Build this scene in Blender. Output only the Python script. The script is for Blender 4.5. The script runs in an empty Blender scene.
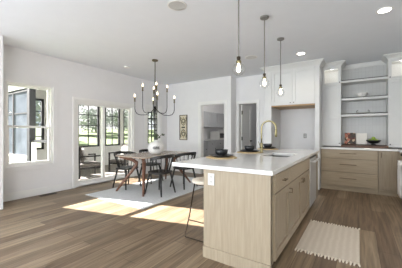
import bpy, bmesh, math, random
from mathutils import Vector, Matrix
random.seed(7)
PI = math.pi
sc = bpy.context.scene
COL = sc.collection

# ------------------------------------------------------------------ camera
CAM_Z = 1.235
YAW = 33.27
cam_d = bpy.data.cameras.new('camera')
cam = bpy.data.objects.new('camera', cam_d)
COL.objects.link(cam)
cam.location = (0, 0, CAM_Z)
cam.rotation_euler = (PI / 2, 0, math.radians(YAW))
cam_d.sensor_width = 36
cam_d.lens = 240 / 402 * 36
cam_d.shift_y = -1.5 / 402
cam_d.clip_start = 0.02
cam_d.clip_end = 300
sc.camera = cam

# ------------------------------------------------------------------ world, sun, fill lights, exposure
W = bpy.data.worlds.new('sky')
sc.world = W
W.use_nodes = True
wn = W.node_tree.nodes
wl = W.node_tree.links
bg = wn['Background']
tc = wn.new('ShaderNodeTexCoord')
nz = wn.new('ShaderNodeTexNoise')
nz.inputs['Scale'].default_value = 3.0
nz.inputs['Detail'].default_value = 4
rp = wn.new('ShaderNodeValToRGB')
rp.color_ramp.elements[0].position = 0.40
rp.color_ramp.elements[0].color = (0.66, 0.76, 0.95, 1)
rp.color_ramp.elements[1].position = 0.62
rp.color_ramp.elements[1].color = (1.0, 0.99, 0.97, 1)
wl.new(tc.outputs['Generated'], nz.inputs['Vector'])
wl.new(nz.outputs['Fac'], rp.inputs['Fac'])
wl.new(rp.outputs['Color'], bg.inputs['Color'])
bg.inputs['Strength'].default_value = 0.7

sun_d = bpy.data.lights.new('sun', 'SUN')
sun = bpy.data.objects.new('sun', sun_d)
COL.objects.link(sun)
sdir = Vector((1.0, 0.25, -0.528 * 1.031)).normalized()
sun.rotation_euler = sdir.to_track_quat('-Z', 'Y').to_euler()
sun_d.energy = 31.0
sun_d.angle = math.radians(0.6)
sun_d.color = (1.0, 0.97, 0.94)


def area(name, loc, direction, sx, sy, power, color=(1, 1, 1)):
    d = bpy.data.lights.new(name, 'AREA')
    d.shape = 'RECTANGLE'
    d.size, d.size_y = sx, sy
    d.energy = power
    d.color = color
    o = bpy.data.objects.new(name, d)
    COL.objects.link(o)
    o.location = loc
    o.rotation_euler = Vector(direction).to_track_quat('-Z', 'Y').to_euler()
    return o


# added area light standing in for daylight at the unseen rear opening
area('fill_rear', (-2.9, -3.9, 1.45), (-0.28, 1, 0.03), 3.6, 2.2, 118, (0.86, 0.935, 1.0))
# fill light added left of the viewpoint to brighten the room
area('fill_side', (-4.55, -1.2, 1.4), (1, 0.35, 0.05), 2.6, 2.0, 74, (0.85, 0.93, 1.0))
# fill light added at the solid right wall to brighten the left wall
area('fill_right', (1.36, -2.2, 1.45), (-1, 0.25, 0.05), 2.4, 1.9, 85, (0.88, 0.945, 1.0))

vs = sc.view_settings
vs.view_transform = 'Standard'
vs.look = 'None'
vs.exposure = 0.82
vs.gamma = 1.0
vs.use_curve_mapping = False
sc.display_settings.display_device = 'sRGB'
sc.cycles.use_denoising = True
sc.cycles.max_bounces = 10
sc.cycles.diffuse_bounces = 6
sc.cycles.transparent_max_bounces = 16
sc.cycles.sample_clamp_indirect = 6


# ------------------------------------------------------------------ materials
def lin(c):
    return tuple(((v / 255) / 12.92 if v / 255 <= 0.04045 else ((v / 255 + 0.055) / 1.055) ** 2.4) for v in c) + (1,)


MATS = {}


def mat(name, rgb, rough=0.5, metal=0.0, noise=0.0, scale=20.0, bump=0.0, spec=0.5, coat=0.0, stretch=(1, 1, 1)):
    """principled material with a procedural colour variation"""
    if name in MATS:
        return MATS[name]
    m = bpy.data.materials.new(name)
    m.use_nodes = True
    n, l = m.node_tree.nodes, m.node_tree.links
    p = n['Principled BSDF']
    p.inputs['Roughness'].default_value = rough
    p.inputs['Metallic'].default_value = metal
    p.inputs['Specular IOR Level'].default_value = spec
    if coat:
        p.inputs['Coat Weight'].default_value = coat
    c = lin(rgb)
    t = n.new('ShaderNodeTexCoord')
    mp = n.new('ShaderNodeMapping')
    mp.inputs['Scale'].default_value = stretch
    tx = n.new('ShaderNodeTexNoise')
    tx.inputs['Scale'].default_value = scale
    tx.inputs['Detail'].default_value = 5
    l.new(t.outputs['Object'], mp.inputs['Vector'])
    l.new(mp.outputs['Vector'], tx.inputs['Vector'])
    r = n.new('ShaderNodeValToRGB')
    a = 1 - noise
    b = 1 + noise
    r.color_ramp.elements[0].position = 0.3
    r.color_ramp.elements[1].position = 0.7
    r.color_ramp.elements[0].color = (c[0] * a, c[1] * a, c[2] * a, 1)
    r.color_ramp.elements[1].color = (min(1, c[0] * b), min(1, c[1] * b), min(1, c[2] * b), 1)
    l.new(tx.outputs['Fac'], r.inputs['Fac'])
    l.new(r.outputs['Color'], p.inputs['Base Color'])
    if bump:
        bp = n.new('ShaderNodeBump')
        bp.inputs['Strength'].default_value = bump
        bp.inputs['Distance'].default_value = 0.01
        l.new(tx.outputs['Fac'], bp.inputs['Height'])
        l.new(bp.outputs['Normal'], p.inputs['Normal'])
    MATS[name] = m
    return m


def glow(name, rgb, strength):
    m = bpy.data.materials.new(name)
    m.use_nodes = True
    n, l = m.node_tree.nodes, m.node_tree.links
    n.remove(n['Principled BSDF'])
    e = n.new('ShaderNodeEmission')
    e.inputs['Color'].default_value = lin(rgb)
    e.inputs['Strength'].default_value = strength
    l.new(e.outputs[0], n['Material Output'].inputs['Surface'])
    return m


def thin_glass(name, fac=0.06, tint=(1, 1, 1), fres=False):
    m = bpy.data.materials.new(name)
    m.use_nodes = True
    n, l = m.node_tree.nodes, m.node_tree.links
    n.remove(n['Principled BSDF'])
    tr = n.new('ShaderNodeBsdfTransparent')
    tr.inputs['Color'].default_value = tint + (1,)
    g = n.new('ShaderNodeBsdfGlossy')
    g.inputs['Roughness'].default_value = 0.02
    mx = n.new('ShaderNodeMixShader')
    mx.inputs['Fac'].default_value = fac
    if fres:
        fr = n.new('ShaderNodeLayerWeight')
        fr.inputs['Blend'].default_value = 0.25
        ml = n.new('ShaderNodeMath')
        ml.operation = 'MULTIPLY'
        ml.inputs[1].default_value = 0.6
        l.new(fr.outputs['Facing'], ml.inputs[0])
        l.new(ml.outputs[0], mx.inputs['Fac'])
    l.new(tr.outputs[0], mx.inputs[1])
    l.new(g.outputs[0], mx.inputs[2])
    l.new(mx.outputs[0], n['Material Output'].inputs['Surface'])
    return m


def floor_mat():
    m = bpy.data.materials.new('oak_planks')
    m.use_nodes = True
    n, l = m.node_tree.nodes, m.node_tree.links
    p = n['Principled BSDF']
    t = n.new('ShaderNodeTexCoord')
    mp = n.new('ShaderNodeMapping')
    mp.inputs['Rotation'].default_value = (0, 0, PI / 2)
    br = n.new('ShaderNodeTexBrick')
    br.offset = 0.37
    br.inputs['Scale'].default_value = 1.0
    br.inputs['Brick Width'].default_value = 1.55
    br.inputs['Row Height'].default_value = 0.175
    br.inputs['Mortar Size'].default_value = 0.0022
    br.inputs['Mortar Smooth'].default_value = 0.3
    br.inputs['Bias'].default_value = 0.0
    br.inputs['Color1'].default_value = lin((150, 131, 107))
    br.inputs['Color2'].default_value = lin((112, 92, 72))
    br.inputs['Mortar'].default_value = lin((74, 58, 46))
    l.new(t.outputs['Object'], mp.inputs['Vector'])
    l.new(mp.outputs['Vector'], br.inputs['Vector'])
    # long grain along the planks (world Y)
    mg = n.new('ShaderNodeMapping')
    mg.inputs['Scale'].default_value = (17, 0.9, 1)
    ng = n.new('ShaderNodeTexNoise')
    ng.inputs['Scale'].default_value = 1.6
    ng.inputs['Detail'].default_value = 8
    ng.inputs['Distortion'].default_value = 0.8
    l.new(t.outputs['Object'], mg.inputs['Vector'])
    l.new(mg.outputs['Vector'], ng.inputs['Vector'])
    r = n.new('ShaderNodeValToRGB')
    r.color_ramp.elements[0].position = 0.30
    r.color_ramp.elements[0].color = (0.36, 0.33, 0.30, 1)
    r.color_ramp.elements[1].position = 0.68
    r.color_ramp.elements[1].color = (1.25, 1.25, 1.25, 1)
    l.new(ng.outputs['Fac'], r.inputs['Fac'])
    mx = n.new('ShaderNodeMix')
    mx.data_type = 'RGBA'
    mx.blend_type = 'MULTIPLY'
    mx.inputs['Factor'].default_value = 0.75
    l.new(br.outputs['Color'], mx.inputs['A'])
    l.new(r.outputs['Color'], mx.inputs['B'])
    l.new(mx.outputs['Result'], p.inputs['Base Color'])
    p.inputs['Roughness'].default_value = 0.4
    p.inputs['Specular IOR Level'].default_value = 0.32
    bp = n.new('ShaderNodeBump')
    bp.inputs['Strength'].default_value = 0.12
    bp.inputs['Distance'].default_value = 0.004
    l.new(br.outputs['Fac'], bp.inputs['Height'])
    bp.invert = True
    l.new(bp.outputs['Normal'], p.inputs['Normal'])
    return m


def wood(name, c1, c2, axis='z', rough=0.45, scale=3.0):
    m = bpy.data.materials.new(name)
    m.use_nodes = True
    n, l = m.node_tree.nodes, m.node_tree.links
    p = n['Principled BSDF']
    t = n.new('ShaderNodeTexCoord')
    mp = n.new('ShaderNodeMapping')
    s = {'x': (1, 18, 18), 'y': (18, 1, 18), 'z': (18, 18, 1)}[axis]
    mp.inputs['Scale'].default_value = s
    tx = n.new('ShaderNodeTexNoise')
    tx.inputs['Scale'].default_value = scale
    tx.inputs['Detail'].default_value = 6
    tx.inputs['Distortion'].default_value = 0.6
    r = n.new('ShaderNodeValToRGB')
    r.color_ramp.elements[0].position = 0.32
    r.color_ramp.elements[1].position = 0.68
    r.color_ramp.elements[0].color = lin(c1)
    r.color_ramp.elements[1].color = lin(c2)
    l.new(t.outputs['Object'], mp.inputs['Vector'])
    l.new(mp.outputs['Vector'], tx.inputs['Vector'])
    l.new(tx.outputs['Fac'], r.inputs['Fac'])
    l.new(r.outputs['Color'], p.inputs['Base Color'])
    p.inputs['Roughness'].default_value = rough
    return m


def checker_rug(name, c1, c2, scale):
    m = bpy.data.materials.new(name)
    m.use_nodes = True
    n, l = m.node_tree.nodes, m.node_tree.links
    p = n['Principled BSDF']
    p.inputs['Roughness'].default_value = 0.95
    t = n.new('ShaderNodeTexCoord')
    wv = n.new('ShaderNodeTexWave')
    wv.inputs['Scale'].default_value = scale
    wv.inputs['Distortion'].default_value = 2.2
    wv.inputs['Detail'].default_value = 3
    nzz = n.new('ShaderNodeTexNoise')
    nzz.inputs['Scale'].default_value = 60
    mx = n.new('ShaderNodeMath')
    mx.operation = 'MULTIPLY'
    l.new(t.outputs['Object'], wv.inputs['Vector'])
    l.new(t.outputs['Object'], nzz.inputs['Vector'])
    l.new(wv.outputs['Fac'], mx.inputs[0])
    l.new(nzz.outputs['Fac'], mx.inputs[1])
    r = n.new('ShaderNodeValToRGB')
    r.color_ramp.elements[0].position = 0.1
    r.color_ramp.elements[1].position = 0.6
    r.color_ramp.elements[0].color = lin(c1)
    r.color_ramp.elements[1].color = lin(c2)
    l.new(mx.outputs[0], r.inputs['Fac'])
    l.new(r.outputs['Color'], p.inputs['Base Color'])
    bp = n.new('ShaderNodeBump')
    bp.inputs['Strength'].default_value = 0.3
    bp.inputs['Distance'].default_value = 0.003
    l.new(mx.outputs[0], bp.inputs['Height'])
    l.new(bp.outputs['Normal'], p.inputs['Normal'])
    return m


WALL = mat('wall_paint', (231, 230, 230), 0.85, noise=0.012, scale=6)
CEIL = mat('ceiling_paint', (229, 232, 237), 0.9, noise=0.01, scale=5)
TRIM = mat('trim_paint', (236, 235, 232), 0.5, noise=0.01, scale=8)
FLOOR = floor_mat()
CAB = mat('white_cabinet_paint', (212, 212, 210), 0.45, noise=0.01, scale=8)
OAK = wood('greige_oak', (152, 138, 117), (167, 153, 131), 'z')
OAKX = wood('greige_oak_flat', (158, 143, 120), (174, 159, 135), 'x')
TOEK = mat('dark_toe_kick', (62, 50, 40), 0.7, noise=0.1)
QUARTZ = mat('white_quartz', (226, 225, 222), 0.13, noise=0.035, scale=3.5, spec=0.5)
ABRASS = mat('antique_brass', (104, 92, 62), 0.4, 0.7, noise=0.08, scale=30)
GOLD = mat('brushed_gold', (152, 142, 106), 0.35, 1.0, noise=0.05, scale=40)
PULLM = mat('champagne_bronze', (122, 106, 86), 0.4, 0.6, noise=0.06, scale=30)
BRONZE = mat('dark_bronze', (70, 60, 50), 0.35, 0.9, noise=0.08, scale=30)
BLACKM = mat('black_metal', (26, 25, 24), 0.4, 0.6, noise=0.1, scale=30)
BLACKP = mat('black_painted_wood', (33, 32, 31), 0.42, noise=0.12, scale=18)
NICKEL = mat('aged_nickel', (126, 124, 119), 0.4, 0.3, noise=0.06, scale=30)
STEEL = mat('stainless_steel', (204, 203, 200), 0.38, 0.35, noise=0.03, scale=6, stretch=(1, 1, 30))
WALNUT = wood('walnut', (86, 57, 43), (122, 84, 64), 'z', 0.4)
WALNUT_SHEEN = wood('walnut_top_sheen', (150, 134, 118), (178, 162, 146), 'y', 0.22)  # reflected light painted into the tabletop as a paler walnut tone
DKWOOD = wood('dark_walnut_board', (66, 44, 32), (98, 68, 48), 'x', 0.45)
STRIPW = wood('oak_strip', (150, 118, 80), (178, 146, 104), 'x', 0.5)
CERB = mat('black_stoneware', (34, 34, 35), 0.32, noise=0.15, scale=25)
CERW = mat('white_ceramic', (232, 230, 226), 0.4, noise=0.03, scale=20, bump=0.1)
RUSH = mat('woven_seagrass', (196, 172, 130), 0.85, noise=0.18, scale=60, bump=0.6)
LINEN = mat('cream_linen', (226, 216, 200), 0.9, noise=0.05, scale=60, bump=0.3)
TOWEL = mat('white_cotton', (240, 238, 234), 0.95, noise=0.03, scale=60, bump=0.3)
GLASS = thin_glass('window_glass', 0.02)
GLOBE = thin_glass('clear_globe_glass', 0.1, (0.97, 0.97, 0.97), True)
BULB = glow('warm_bulb', (255, 236, 205), 9.0)
CBULB = glow('candle_bulb', (255, 228, 184), 4.5)
LEDW = glow('led_white', (255, 248, 238), 9.0)
LEAF = mat('sage_leaf', (78, 92, 66), 0.6, noise=0.25, scale=40)
APPLE = mat('green_apple', (150, 176, 70), 0.35, noise=0.15, scale=12)
GRASS = mat('lawn_grass', (88, 104, 56), 0.95, noise=0.18, scale=1.2)
TREEL = mat('pale_foliage', (146, 152, 144), 0.8, noise=0.25, scale=3)
TREED = mat('deep_foliage', (110, 119, 106), 0.8, noise=0.25, scale=3)
BARK = mat('grey_bark', (160, 150, 140), 0.9, noise=0.25, scale=12)
CONC = mat('shaded_patio_concrete', (104, 98, 90), 0.85, noise=0.08, scale=4)  # concrete darkened in its colour to carry the porch shade
SCREEN = mat('black_window_metal', (34, 35, 36), 0.8, 0.0, noise=0.1, scale=20, spec=0.15)
PCUSH = mat('grey_outdoor_fabric', (84, 79, 74), 0.95, noise=0.1, scale=50)
PPIL = mat('pale_pillow_fabric', (222, 220, 216), 0.95, noise=0.05, scale=50)
SHADE_GREY = mat('pantry_cabinet_paint', (158, 160, 162), 0.5, noise=0.01)
DGLASS = mat('dark_oven_glass', (20, 20, 22), 0.12, noise=0.02)


# ------------------------------------------------------------------ mesh builder
class MB:
    def __init__(self):
        self.bm = bmesh.new()

    def box(self, x0, x1, y0, y1, z0, z1):
        vs_ = [self.bm.verts.new((x, y, z)) for z in (z0, z1) for y in (y0, y1) for x in (x0, x1)]
        for f in ((0, 2, 3, 1), (4, 5, 7, 6), (0, 1, 5, 4), (2, 6, 7, 3), (0, 4, 6, 2), (1, 3, 7, 5)):
            self.bm.faces.new([vs_[i] for i in f])
        return self

    def obox(self, c, sx, sy, sz, M=None):
        """box centred on c, rotated by 3x3 matrix M"""
        vs_ = []
        for z in (-1, 1):
            for y in (-1, 1):
                for x in (-1, 1):
                    v = Vector((x * sx / 2, y * sy / 2, z * sz / 2))
                    if M is not None:
                        v = M @ v
                    vs_.append(self.bm.verts.new(v + Vector(c)))
        for f in ((0, 2, 3, 1), (4, 5, 7, 6), (0, 1, 5, 4), (2, 6, 7, 3), (0, 4, 6, 2), (1, 3, 7, 5)):
            self.bm.faces.new([vs_[i] for i in f])
        return self

    def tube(self, pts, r, seg=10, caps=True):
        """swept tube through points, r a number or list"""
        pts = [Vector(p) for p in pts]
        rs = r if isinstance(r, (list, tuple)) else [r] * len(pts)
        rings = []
        ref = None
        for i, p in enumerate(pts):
            if i == 0:
                d = pts[1] - pts[0]
            elif i == len(pts) - 1:
                d = pts[-1] - pts[-2]
            else:
                d = (pts[i + 1] - p).normalized() + (p - pts[i - 1]).normalized()
            d.normalize()
            if ref is None:
                ref = Vector((0, 0, 1)) if abs(d.z) < 0.9 else Vector((1, 0, 0))
            u = d.cross(ref)
            if u.length < 1e-4:
                u = d.cross(Vector((0.3, 1, 0.2)))
            u.normalize()
            v = d.cross(u).normalized()
            ref = u.cross(d)
            rings.append([self.bm.verts.new(p + (u * math.cos(a) + v * math.sin(a)) * rs[i])
                          for a in [2 * PI * k / seg for k in range(seg)]])
        for a, b in zip(rings, rings[1:]):
            for k in range(seg):
                self.bm.faces.new((a[k], a[(k + 1) % seg], b[(k + 1) % seg], b[k]))
        if caps:
            self.bm.faces.new(list(reversed(rings[0])))
            self.bm.faces.new(rings[-1])
        return self

    def lathe(self, prof, c=(0, 0, 0), seg=32, sx=1, sy=1):
        """profile [(r,z)...] spun about z at c"""
        c = Vector(c)
        rings = []
        for r_, z in prof:
            if r_ < 1e-6:
                rings.append([self.bm.verts.new(c + Vector((0, 0, z)))])
            else:
                rings.append([self.bm.verts.new(c + Vector((r_ * math.cos(2 * PI * k / seg) * sx, r_ * math.sin(2 * PI * k / seg) * sy, z)))
                              for k in range(seg)])
        for a, b in zip(rings, rings[1:]):
            for k in range(seg):
                k2 = (k + 1) % seg
                if len(a) == 1 and len(b) == 1:
                    continue
                if len(a) == 1:
                    self.bm.faces.new((a[0], b[k2], b[k]))
                elif len(b) == 1:
                    self.bm.faces.new((a[k], a[k2], b[0]))
                else:
                    self.bm.faces.new((a[k], a[k2], b[k2], b[k]))
        return self

    def prism(self, poly, axis, a0, a1):
        """extrude a 2D polygon along an axis; poly in the other two axes (in order)"""
        def P(p, a):
            return {'x': (a, p[0], p[1]), 'y': (p[0], a, p[1]), 'z': (p[0], p[1], a)}[axis]
        A = [self.bm.verts.new(P(p, a0)) for p in poly]
        B = [self.bm.verts.new(P(p, a1)) for p in poly]
        n = len(poly)
        for k in range(n):
            self.bm.faces.new((A[k], A[(k + 1) % n], B[(k + 1) % n], B[k]))
        self.bm.faces.new(list(reversed(A)))
        self.bm.faces.new(B)
        return self

    def sphere(self, c, r, sx=1, sy=1, sz=1, u=16, v=10):
        prof = [(r * math.sin(PI * k / v), -r * math.cos(PI * k / v) * sz) for k in range(v + 1)]
        prof[0] = (0, prof[0][1])
        prof[-1] = (0, prof[-1][1])
        return self.lathe(prof, c, u, sx, sy)

    def face(self, o, a, b):
        """helper for fronts: returns a function box(u0,u1,v0,v1,d0,d1)"""
        def f(u0, u1, v0, v1, d0, d1):
            if o == '-Y':
                self.box(u0, u1, a - d1, a - d0, v0, v1)
            elif o == '+X':
                self.box(a + d0, a + d1, u0, u1, v0, v1)
            elif o == '-X':
                self.box(a - d1, a - d0, u0, u1, v0, v1)
        return f

    def build(self, name, m, parent=None, world=False, bevel=0.0, smooth=False, sub=0):
        bmesh.ops.recalc_face_normals(self.bm, faces=self.bm.faces)
        if world and parent is not None:
            org = Vector((0, 0, 0))
            p = parent
            while p is not None:
                org += p.location
                p = p.parent
            bmesh.ops.translate(self.bm, verts=self.bm.verts, vec=-org)
        me = bpy.data.meshes.new(name)
        self.bm.to_mesh(me)
        self.bm.free()
        if m is not None:
            me.materials.append(m)
        if smooth:
            for p in me.polygons:
                p.use_smooth = True
        o = bpy.data.objects.new(name, me)
        COL.objects.link(o)
        if parent is not None:
            o.parent = parent
        if bevel:
            b = o.modifiers.new('bevel', 'BEVEL')
            b.width = bevel
            b.segments = 2
            b.limit_method = 'ANGLE'
            b.angle_limit = math.radians(50)
        if sub:
            s = o.modifiers.new('sub', 'SUBSURF')
            s.levels = s.render_levels = sub
        return o


def tag(o, label, cat, group=None, kind=None):
    o['label'] = label
    o['category'] = cat
    if group:
        o['group'] = group
    if kind:
        o['kind'] = kind
    return o


def thing(name, label, cat, loc=(0, 0, 0), rz=0.0, group=None):
    o = bpy.data.objects.new(name, None)
    o.empty_display_size = 0.1
    COL.objects.link(o)
    o.location = loc
    o.rotation_euler = (0, 0, rz)
    return tag(o, label, cat, group)


def struct(o, label=None, cat=None):
    o['kind'] = 'structure'
    if label:
        o['label'] = label
    if cat:
        o['category'] = cat
    return o


def sthing(name, label, cat, loc=(0, 0, 0)):
    return struct(thing(name, label, cat, loc))


def dup(root, loc, rz, label=None, group=None):
    r = root.copy()
    COL.objects.link(r)
    r.location = loc
    r.rotation_euler = (0, 0, rz)
    if label:
        r['label'] = label
    if group:
        r['group'] = group
    for ch in list(root.children):
        c = ch.copy()
        COL.objects.link(c)
        c.parent = r
        for g in list(ch.children):
            d = g.copy()
            COL.objects.link(d)
            d.parent = c
    return r


def lab(o, text):
    o['label'] = text
    return o


def shaker(o, plane, u0, u1, v0, v1, rail=0.06, t=0.02, midrail=None):
    m = MB()
    f = m.face(o, plane, 0)
    f(u0, u0 + rail, v0, v1, 0, t)
    f(u1 - rail, u1, v0, v1, 0, t)
    f(u0 + rail, u1 - rail, v0, v0 + rail, 0, t)
    f(u0 + rail, u1 - rail, v1 - rail, v1, 0, t)
    f(u0 + rail, u1 - rail, v0 + rail, v1 - rail, 0, t * 0.12)
    if midrail:
        f(u0 + rail, u1 - rail, midrail - rail / 2, midrail + rail / 2, 0, t)
    return m


def slab(o, plane, u0, u1, v0, v1, t=0.02):
    m = MB()
    m.face(o, plane, 0)(u0, u1, v0, v1, 0, t)
    return m


def pull(o, plane, uc, vc, length, along='u', off=0.02):
    """bar pull with two posts; returns mesh builder"""
    m = MB()
    d = off + 0.03

    def P(u, v, dd):
        return {'-Y': (u, plane - dd, v), '+X': (plane + dd, u, v), '-X': (plane - dd, u, v)}[o]
    h = length / 2
    if along == 'u':
        m.tube([P(uc - h, vc, d), P(uc + h, vc, d)], 0.006, 8)
        for s in (-0.8, 0.8):
            m.tube([P(uc + s * h, vc, off), P(uc + s * h, vc, d)], 0.005, 8)
    else:
        m.tube([P(uc, vc - h, d), P(uc, vc + h, d)], 0.006, 8)
        for s in (-0.8, 0.8):
            m.tube([P(uc, vc + s * h, off), P(uc, vc + s * h, d)], 0.005, 8)
    return m


def knob(o, plane, uc, vc, off=0.02, r=0.014):
    m = MB()

    def P(dd):
        return {'-Y': (uc, plane - dd, vc), '+X': (plane + dd, uc, vc), '-X': (plane - dd, uc, vc)}[o]
    m.tube([P(off), P(off + 0.014), P(off + 0.016), P(off + 0.026), P(off + 0.03)], [0.005, 0.005, r, r, r * 0.7], 12)
    return m


# ------------------------------------------------------------------ dimensions of the room
XL = -5.28      # left wall, inner face
XR = 1.42       # right wall
YD = 6.0        # dining wall
YP = 6.32       # recessed wall with the narrow door
YK = 6.53       # kitchen back wall
YF = -4.0       # wall behind the photographer
H = 2.80
T = 0.13

# ------------------------------------------------------------------ setting
struct(MB().box(XL - 0.15, XR + 0.15, YF - 0.15, 10.4, -0.1, 0.0).build('floor', FLOOR),
       'wide brown oak plank floor running through the room', 'floor')
struct(MB().box(XL - 0.15, XR + 0.15, YF - 0.15, 10.4, H, H + 0.12).build('ceiling', CEIL),
       'flat white painted ceiling', 'ceiling')


def wall_holes(name, axis, a0, a1, s0, s1, holes, label, m=WALL):
    """wall lying across `axis` (thickness a0..a1), running s0..s1, with rectangular holes (s0,s1,z0,z1)"""
    b = MB()

    def bx(p0, p1, z0, z1):
        if p1 - p0 < 1e-4 or z1 - z0 < 1e-4:
            return
        if axis == 'x':
            b.box(a0, a1, p0, p1, z0, z1)
        else:
            b.box(p0, p1, a0, a1, z0, z1)
    s = s0
    for (h0, h1, z0, z1) in sorted(holes):
        bx(s, h0, 0, H)
        bx(h0, h1, 0, z0)
        bx(h0, h1, z1, H)
        s = h1
    bx(s, s1, 0, H)
    return struct(b.build(name, m), label, 'wall')


WIN1 = (1.665, 2.47, 0.605, 2.165)
SLID = (2.93, 4.58, 0.02, 1.97)
WIN2 = (5.10, 5.66, 0.86, 1.98)
wall_holes('wall_left', 'x', XL - T, XL, 1.484, 10.3, [WIN1, SLID, WIN2], 'white wall with the tall window and the sliding door')
wall_holes('wall_back', 'y', YD, YD + T, XL, -2.945, [(-3.94, -3.147, 0, 2.06)], 'white dining wall with the art panel and the pantry doorway')
struct(MB().box(-2.945 - T, -2.945, YD + T, YP + T, 0, H).build('wall_return', WALL), 'short white wall return beside the narrow door', 'wall')
wall_holes('wall_closet', 'y', YP, YP + T, -2.945, -1.9, [(-2.88, -2.318, 0, 2.06)], 'white wall holding the narrow door beside the refrigerator alcove')
struct(MB().box(-1.9, XR + T, YK, YK + T, 0, H).build('wall_kitchen', WALL), 'white wall behind the kitchen shelves and refrigerator alcove', 'wall')
struct(MB().box(-1.9 - 0.02, -1.9 + 0.0, YP + T, YK + T, 0, H).build('wall_jog', WALL), 'short wall piece behind the refrigerator panel', 'wall')
struct(MB().box(XR, XR + T, YF, YK + T, 0, H).build('wall_right', WALL), 'white wall behind the range', 'wall')
wall_holes('wall_front', 'y', YF - T, YF, XL, XR + T, [(-4.7, 0.9, 0.3, 2.5)], 'white wall with wide window openings behind the viewpoint')
struct(MB().box(XL - T, -4.79, YF - T, 1.484, 0, H).build('wall_stub', WALL), 'white wall end at the edge of the living room', 'wall')
# pantry and closet beyond the doorways
struct(MB().box(XL, -2.945, 10.2, 10.3, 0, H).build('wall_pantry', WALL), 'far wall of the pantry', 'wall')
struct(MB().box(-3.06, -2.945, YP + T, 10.2, 0, H).build('wall_divider', WALL), 'wall between pantry and closet', 'wall')
struct(MB().box(-2.945, -1.0, 8.3, 8.4, 0, H).build('wall_closet_rear', WALL), 'far wall of the dim closet', 'wall')
struct(MB().box(-1.3, -1.2, YK + T, 8.3, 0, H).build('wall_closet_side', WALL), 'side wall of the dim closet', 'wall')

# baseboards
def baseboard(name, boxes, label):
    b = MB()
    for bx in boxes:
        b.box(*bx)
    return struct(b.build(name, TRIM, bevel=0.004), label, 'baseboard')


baseboard('baseboard_left', [(XL, XL + 0.016, 1.484, 2.84, 0, 0.14), (XL, XL + 0.016, 4.67, YD, 0, 0.14)], 'white baseboard along the window wall')
baseboard('baseboard_back', [(XL + 0.016, -4.03, YD - 0.016, YD, 0, 0.14), (-3.057, -2.945, YD - 0.016, YD, 0, 0.14)], 'white baseboard along the dining wall')
baseboard('baseboard_closet', [(-2.225, -1.9, YP - 0.016, YP, 0, 0.14)], 'white baseboard beside the narrow door')
baseboard('baseboard_right', [(XR - 0.016, XR, YF, 4.6, 0, 0.14)], 'white baseboard along the range wall')

# casings
def casing_y(name, y, x0, x1, ztop, label, w=0.09, d=0.018):
    b = MB()
    b.box(x0 - w, x0, y - d, y, 0, ztop)
    b.box(x1, x1 + w, y - d, y, 0, ztop)
    b.box(x0 - w, x1 + w, y - d, y, ztop, ztop + w)
    # jamb lining
    b.box(x0 - 0.001, x0 + 0.015, y, y + T, 0, ztop)
    b.box(x1 - 0.015, x1 + 0.001, y, y + T, 0, ztop)
    b.box(x0, x1, y, y + T, ztop - 0.015, ztop + 0.001)
    return struct(b.build(name, TRIM, bevel=0.003), label, 'trim')


casing_y('trim_1', YD, -3.94, -3.147, 2.06, 'white casing around the pantry doorway')
casing_y('trim_2', YP, -2.88 + 0.01, -2.318, 2.06, 'white casing around the narrow door', w=0.07)


# ------------------------------------------------------------------ windows of the left wall
def casing_x(b, y0, y1, z0, z1, w=0.09, d=0.018, sill=True):
    b.box(XL, XL + d, y0 - w, y0, z0 - (w if sill else 0), z1 + w)
    b.box(XL, XL + d, y1, y1 + w, z0 - (w if sill else 0), z1 + w)
    b.box(XL, XL + d, y0, y1, z1, z1 + w)
    if sill:
        b.box(XL, XL + d, y0, y1, z0 - w, z0)


w1 = sthing('window_1', 'tall white double hung window in the left wall', 'window', (XL, 2.07, 0.62))
b = MB()
casing_x(b, *WIN1)
b.build('casing', WALL, w1, world=True, bevel=0.003)
y0, y1, z0, z1 = WIN1
b = MB()
fw = 0.035
b.box(XL - 0.12, XL - 0.01, y0, y0 + fw, z0, z1)
b.box(XL - 0.12, XL - 0.01, y1 - fw, y1, z0, z1)
b.box(XL - 0.12, XL - 0.01, y0 + fw, y1 - fw, z0, z0 + 0.035)
b.box(XL - 0.12, XL - 0.01, y0 + fw, y1 - fw, z1 - 0.035, z1)
b.build('frame', TRIM, w1, world=True, bevel=0.003)
for nm, xx, za, zb in (('upper_sash', -0.10, 1.325, z1 - 0.035), ('lower_sash', -0.065, z0 + 0.035, 1.365)):
    b = MB()
    s = 0.035
    ya, yb = y0 + fw, y1 - fw
    b.box(XL + xx, XL + xx + 0.03, ya, ya + s, za, zb)
    b.box(XL + xx, XL + xx + 0.03, yb - s, yb, za, zb)
    b.box(XL + xx, XL + xx + 0.03, ya + s, yb - s, za, za + s)
    b.box(XL + xx, XL + xx + 0.03, ya + s, yb - s, zb - s, zb)
    so = b.build(nm, TRIM, w1, world=True, bevel=0.002)
    MB().box(XL + xx + 0.013, XL + xx + 0.017, ya + s, yb - s, za + s, zb - s).build('pane', GLASS, so, world=True)

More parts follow.
